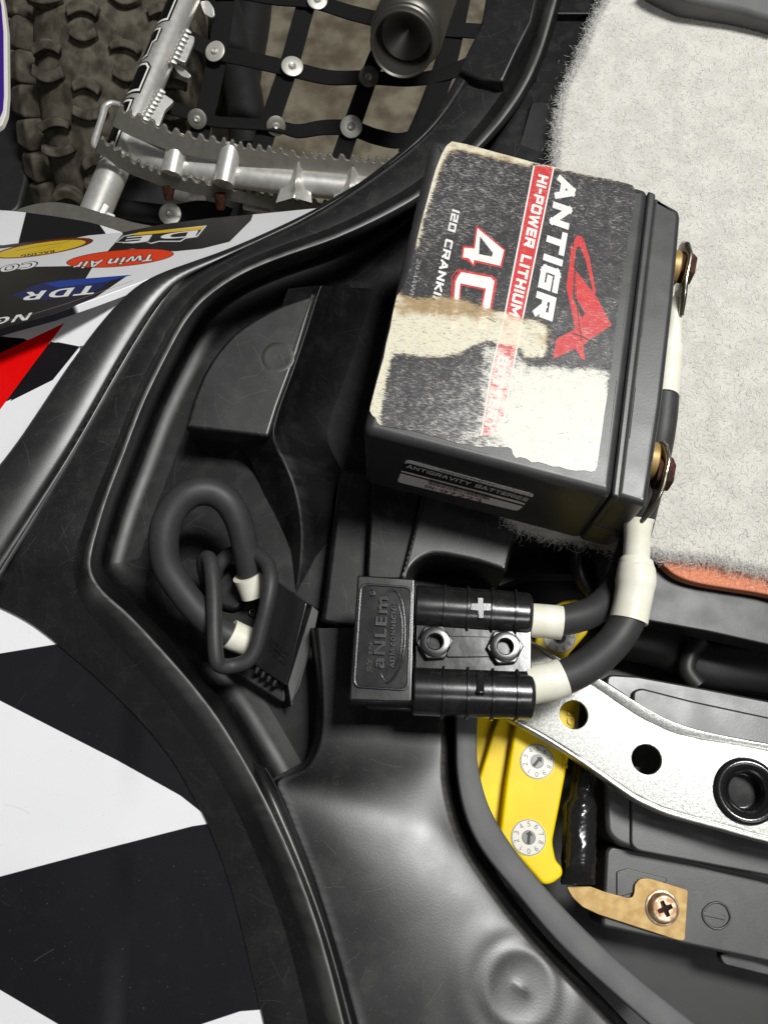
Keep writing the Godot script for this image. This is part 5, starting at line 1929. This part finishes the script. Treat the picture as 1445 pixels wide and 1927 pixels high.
func foot_peg(h: float):
	var t := thing("foot_peg", "aluminium foot peg with two toothed rails and round posts", "foot peg", P(430, 330, h))
	var x := mb()
	var fr := leaning(P(420, 260, h + 0.024), Vector3(0, 0.75, 1))
	x.plate(fr, serrated("222,204 253,221 278,232 324,250 371,261 416,268 463,279 520,286 566,295 613,298 659,301 706,305 780,310", fr, 0.0068, 0.0034, 0.0125), 0.003, 0.0006)
	part(t, "toothed_rail", x, M.dull_alu)
	x = mb()
	fr = leaning(P(420, 340, h + 0.004), Vector3(0, 0.25, 1))
	x.plate(fr, serrated("186,266 205,275 218,283 232,296 255,309 303,328 351,340 398,349 445,359 513,374 561,382 606,387 700,400", fr, 0.0070, 0.0034, 0.010), 0.003, 0.0006)
	part(t, "toothed_rail", x, M.dull_alu)
	x = mb()
	x.tube(way("226,196 210,194 198,202 193,220 184,248 178,272 188,278 204,276", [h + 0.024], 6), ease_list([0.0016, 0.0022, 0.0026, 0.0024, 0.0026, 0.0022, 0.0016], 43), 8)
	part(t, "rounded_end", x, M.alu)
	x = mb()
	x.tube(way("225,268 300,306 360,318 440,330 540,342 640,352 780,366", [h, h, h, h, h, h, h], 4), 0.0088, 22)
	part(t, "cross_tube", x, M.alu)
	for k in 2:
		x = mb()
		var c: Vector2 = [Vector2(339, 258), Vector2(436, 276)][k]
		var e: Vector2 = [Vector2(323, 330), Vector2(421, 347)][k]
		var p := P(c.x, c.y, h + 0.014)
		var q := P(e.x, e.y, h + 0.008)
		x.tube(PackedVector3Array([p, p.lerp(q, 0.02), p.lerp(q, 0.5), q]), PackedFloat32Array([0.0068, 0.0074, 0.0074, 0.0074]), 24)
		part(t, "post", x, M.alu)
		x = mb()
		var g := P([316.0, 414.0][k], [346.0, 364.0][k], h - 0.002)
		x.tube(PackedVector3Array([g, g + Vector3(0, -0.004, 0.003), g + Vector3(-0.001, -0.009, 0.006)]), PackedFloat32Array([0.0045, 0.004, 0.003]), 10)
		part(t, "rusty_bolt", x, M.rust)
	for k in 2:
		var c: Vector2 = [Vector2(562, 302), Vector2(664, 312)][k]
		var e: Vector2 = [Vector2(553, 372), Vector2(655, 380)][k]
		x = mb()
		var rows := []
		for i in 9:
			var f := i / 8.0
			var line := PackedVector3Array()
			for j in [-34.0, -22.0, -9.0, -3.5, 0.0, 3.5, 9.0, 22.0, 34.0]:
				var s := c.lerp(e, f)
				var lift: float = 0.017 * exp(-pow(absf(j) / 13.0, 1.3)) * (0.55 + 0.45 * sin(PI * clampf(f * 1.1, 0.0, 1.0)))
				line.append(P(s.x + j * (0.55 + 0.45 * f), s.y + absf(j) * 0.28, h + 0.002 + lift))
			rows.append(line)
		x.grid(stretch(rows, 2), false, "up")
		part(t, "gusset", x, M.alu)
	for s in ["370,270 415,275 412,290 366,288", "478,298 532,306 530,318 476,312", "590,323 632,327 630,336 588,334"]:
		x = mb()
		var tf := leaning(P(400, 280, h + 0.006), Vector3(0, 1, 0.2))
		x.plate(tf, rounded(outline(s, tf), 0.001, 3), 0.002, 0.0006)
		part(t, "tie_plate", x, M.alu)

func strap(t: Node3D, s: String, hs: Array, wide: float, twist := 0.0) -> MeshInstance3D:
	var c := way(s, hs, 8)
	var x := mb()
	var rows := []
	for i in c.size():
		var tg := (c[mini(i + 1, c.size() - 1)] - c[maxi(i - 1, 0)]).normalized()
		var sd := tg.cross(Vector3.UP).normalized()
		var up := sd.cross(tg)
		var tw := twist * sin(float(i) / c.size() * TAU)
		sd = (sd * cos(tw) + up * sin(tw)).normalized()
		up = sd.cross(tg)
		var line := PackedVector3Array()
		for q in [[-1.0, 0.0], [-0.96, 1.0], [-0.5, 1.15], [0.0, 1.2], [0.5, 1.15], [0.96, 1.0], [1.0, 0.0], [0.96, -1.0], [0.0, -1.0], [-0.96, -1.0]]: line.append(c[i] + sd * q[0] * wide + up * q[1] * 0.0009)
		rows.append(line)
	x.grid(rows, true, "out", null, Vector2(1, maxf(1.0, c.size() / 16.0)))
	return part(t, "strap", x, M.web)

func net(h: float):
	var t := thing("foot_net", "black webbing net riveted with round aluminium washers", "net", P(600, 160, h - 0.03))
	var g := h - 0.012
	strap(t, "430,-70 420,30 408,110 392,190 372,260", [g - 0.004], 0.0075)
	strap(t, "598,-70 570,30 545,120 518,200 488,290 470,360", [g - 0.004], 0.0075)
	strap(t, "748,-70 730,50 700,130 668,220 640,300 620,360", [g - 0.004], 0.0068)
	strap(t, "876,-70 858,30 838,120 806,210 770,290", [g - 0.004], 0.0085)
	strap(t, "340,-10 440,-14 520,-2 592,4 660,24 720,38 800,52 920,60", [g, g - 0.001, g - 0.002, g, g - 0.004, g - 0.005, g - 0.002, g], 0.0068, 0.1)
	strap(t, "345,66 408,98 470,112 548,130 620,146 694,146 770,150 840,138 930,100", [g + 0.004, g + 0.001, g - 0.002, g, g - 0.003, g, g - 0.006, g - 0.002, g], 0.0066, -0.1)
	strap(t, "296,196 345,210 400,228 460,233 520,237 560,247 610,240 662,242 710,258 760,264 830,236", [g + 0.004, g + 0.002, g, g, g + 0.001, g - 0.005, g - 0.002, g + 0.001, g - 0.006, g - 0.006, g], 0.006, 0.25)
	strap(t, "220,392 262,398 322,404 380,396 430,410", [h - 0.04], 0.0085)
	var wm := mb()
	wm.lathe(Vector3.ZERO, Vector3.UP, PackedVector2Array([Vector2(0, 0.0078), Vector2(0.0008, 0.0078), Vector2(0.0011, 0.0074), Vector2(0.0009, 0.0030), Vector2(0.0009, 0.0)]), 32)
	var rm := mb()
	rm.lathe(Vector3.ZERO, Vector3.UP, PackedVector2Array([Vector2(0, 0.0030), Vector2(0.0008, 0.0028), Vector2(0.0016, 0.0018), Vector2(0.0013, 0.0009), Vector2(0.0006, 0.0006), Vector2(0.0006, 0)]), 20)
	var spots := [[597, 4, 0, 1.0, Vector3(0.1, 1, 0.25)], [550, 129, 0, 1.04, Vector3(0.13, 1, 0.18)], [408, 100, 0.003, 1.0, Vector3(-0.3, 1, 0.3)], [694, 145, 0, 0.95, Vector3(0, 1, 0.75)], [373, 223, 0.002, 0.9, Vector3(-0.1, 1, 1.1)], [519, 236, 0, 0.9, Vector3(0.3, 1, 1.2)], [661, 240, 0, 1.02, Vector3(0.0, 1, 0.55)], [322, 405, -0.028, 1.05, Vector3(0.05, 1, 0.35)]]
	var w0 := wm.mesh()
	var r0 := rm.mesh()
	for i in spots.size():
		var s: Array = spots[i]
		var nn: Vector3 = s[4].normalized()
		var xx := (Vector3.RIGHT - nn * nn.x).normalized()
		var bs := Basis(xx, nn, xx.cross(nn)) * float(s[3])
		var o := P(s[0], s[1], g + 0.0015 + s[2]) + nn * 0.0022
		var w := piece(t, "washer", w0, M.dull_alu if i in [3, 4, 5] else M.washer, Transform3D(bs, o))
		var r := MeshInstance3D.new()
		r.name = "rivet"
		r.mesh = r0
		r.position = Vector3(0, 0.0007, 0)
		r.material_override = M.alu
		w.add_child(r, true)

func tyre():
	var R := 0.205
	var half := 0.074
	var c := P(306, 215, -0.43)
	var t := thing("knobby_tyre", "muddy grey brown knobby tyre behind the guard tube", "tyre", c)
	var x := mb()
	var prof := PackedVector2Array()
	for k in 15:
		var a := lerpf(-1.0, 1.0, k / 14.0)
		prof.append(Vector2(a * half, R * (1.0 - 0.03 * a * a - 0.30 * pow(absf(a), 7))))
	x.lathe(c, Vector3.RIGHT, prof, 72)
	part(t, "carcass", x, M.tyre)
	# tread blocks: bars bowed towards each other, and lumps on the shoulders
	var kb := mb()
	var arc := PackedVector2Array()
	for k in 7:
		var f := lerpf(-1.0, 1.0, k / 6.0)
		arc.append(Vector2(f * 0.0125, -0.0045 + 0.005 * f * f))
	for k in 7:
		var f := lerpf(1.0, -1.0, k / 6.0)
		arc.append(Vector2(f * 0.0105, 0.0035 + 0.004 * f * f))
	kb.plate(Transform3D.IDENTITY, arc, 0.013, 0.002, [], Vector2.ZERO, Vector2.ONE, 2, false)
	var bar := kb.mesh()
	kb = mb()
	kb.plate(Transform3D.IDENTITY, rounded(PackedVector2Array([Vector2(-0.010, -0.013), Vector2(0.009, -0.011), Vector2(0.012, 0.009), Vector2(-0.008, 0.014)]), 0.005, 3), 0.016, 0.004, [], Vector2.ZERO, Vector2.ONE, 3, false)
	var lump := kb.mesh()
	var rng := RandomNumberGenerator.new()
	rng.seed = 81
	var n := 23
	for i in n:
		for half_step in 2:
			var ang := TAU * (i + 0.5 * half_step) / n
			var rad := Vector3(0, cos(ang), sin(ang))
			if rad.dot((Vector3(0, CAM_H, 0) - c).normalized()) < -0.35: continue
			var fwd := Vector3(0, -sin(ang), cos(ang))
			for col in ([-0.042, 0.022] if half_step == 0 else [-0.011, 0.054]):
				for s in [-1.0, 1.0]:
					var rr: float = R * (1.0 - 0.03 * pow(col / half, 2)) + 0.0075
					var turn := Basis(Vector3.RIGHT * 1.0, fwd * s, rad)
					var o: Vector3 = c + Vector3(col, 0, 0) + (rad * rr + fwd * s * -0.0115)
					if s < 0.0: turn = Basis(-Vector3.RIGHT, -fwd, rad)
					piece(t, "knob", bar, M.tyre, Transform3D(turn * Basis(Vector3(0, 0, 1), rng.randf_range(-0.16, 0.16)) * Basis.from_scale(Vector3(rng.randf_range(0.85, 1.2), rng.randf_range(0.85, 1.3), rng.randf_range(0.7, 1.05))), o))
			for s in [-1.0, 1.0]:
				if s > 0.0: continue
				var out := (rad * 0.75 + Vector3(s, 0, 0) * 0.65).normalized()
				var o: Vector3 = c + Vector3(s * half * 0.93, 0, 0) + rad * R * 0.885 + out * 0.012
				piece(t, "shoulder_knob", lump, M.tyre, Transform3D(Basis(fwd.cross(out), fwd, out), o))
	x = mb()
	x.tube(PackedVector3Array([P(-60, 184, -0.42), P(120, 190, -0.42)]), 0.0125, 18)
	single("axle", x, M.dark, "dark round axle running left from the tyre", "axle")

func _ready():
	var cam := Camera3D.new()
	cam.name = "camera"
	cam.position = Vector3(0, CAM_H, 0)
	cam.rotation_degrees = Vector3(-90.0 + TIPPED, 0, 0)
	cam.fov = 60.0
	cam.near = 0.01
	cam.far = 50.0
	add_child(cam)
	cam.current = true
	var env := Environment.new()
	env.background_mode = Environment.BG_COLOR
	env.background_color = Color(0.045, 0.046, 0.049).linear_to_srgb()
	env.tonemap_mode = Environment.TONE_MAPPER_LINEAR
	env.tonemap_exposure = 1.12
	env.sdfgi_enabled = true
	env.ssao_enabled = true
	env.ssil_enabled = true
	var we := WorldEnvironment.new()
	we.name = "surroundings"
	we.environment = env
	add_child(we)
	lamp_panel(Vector3(0.6, 1.7, -0.42), Vector2(0.5, 0.32), 3.6, Color(1.0, 1.0, 0.99), "flat white ceiling lamp panel above the battery side of the bike")
	lamp_panel(Vector3(0.6, 1.8, 1.0), Vector2(0.9, 0.3), 0.65, Color(1.0, 1.0, 1.0), "narrower white fill lamp panel added unseen behind the bike")  # added lamp out of view, there to brighten rear faces and footwell
	make_materials()
	M.pipe = wrapped(surf(Color(0.38, 0.37, 0.35), 0.42, 0.75), 10.0)
	M.washer = wrapped(surf(Color(0.82, 0.81, 0.77), 0.45, 0.5), 30.0)
	setting()
	bodywork()
	panels()
	felt()
	well()
	battery()
	main_plug()
	shaded_plug()
	footwell()

func lamp_panel(at: Vector3, sz: Vector2, energy: float, tint: Color, label: String):
	var t := thing("lamp_panel", label, "lamp", at)
	var x := mb()
	x.plate(Transform3D(Basis(Vector3.RIGHT, Vector3.FORWARD, Vector3.UP), at + Vector3(0, 0.06, 0)), rounded(MB.rect(sz.x + 0.04, sz.y + 0.04), 0.01), 0.05, 0.004)
	part(t, "housing", x, surf(Color(0.8, 0.8, 0.8), 0.5))
	x = mb()
	var down := Transform3D(Basis(Vector3.RIGHT, Vector3.BACK, Vector3.DOWN), at + Vector3(0, 0.006, 0))
	x.plate(down, rounded(MB.rect(sz.x, sz.y), 0.005), 0.003)
	var m := surf(Color(0.9, 0.9, 0.9), 0.5)
	m.emission_enabled = true
	m.emission = tint
	m.emission_energy_multiplier = 1.0
	part(t, "lamp_diffuser", x, m)
	var l := AreaLight3D.new()
	l.name = "lamp_light"
	l.area_size = sz
	l.light_color = tint
	l.light_energy = energy
	l.area_normalize_energy = true
	l.set("area_range", 8.0)
	l.set("area_attenuation", 2.0)
	l.shadow_enabled = true
	t.add_child(l)
	l.transform = Transform3D(Basis(Vector3.RIGHT, -PI / 2), Vector3(0, -0.004, 0))
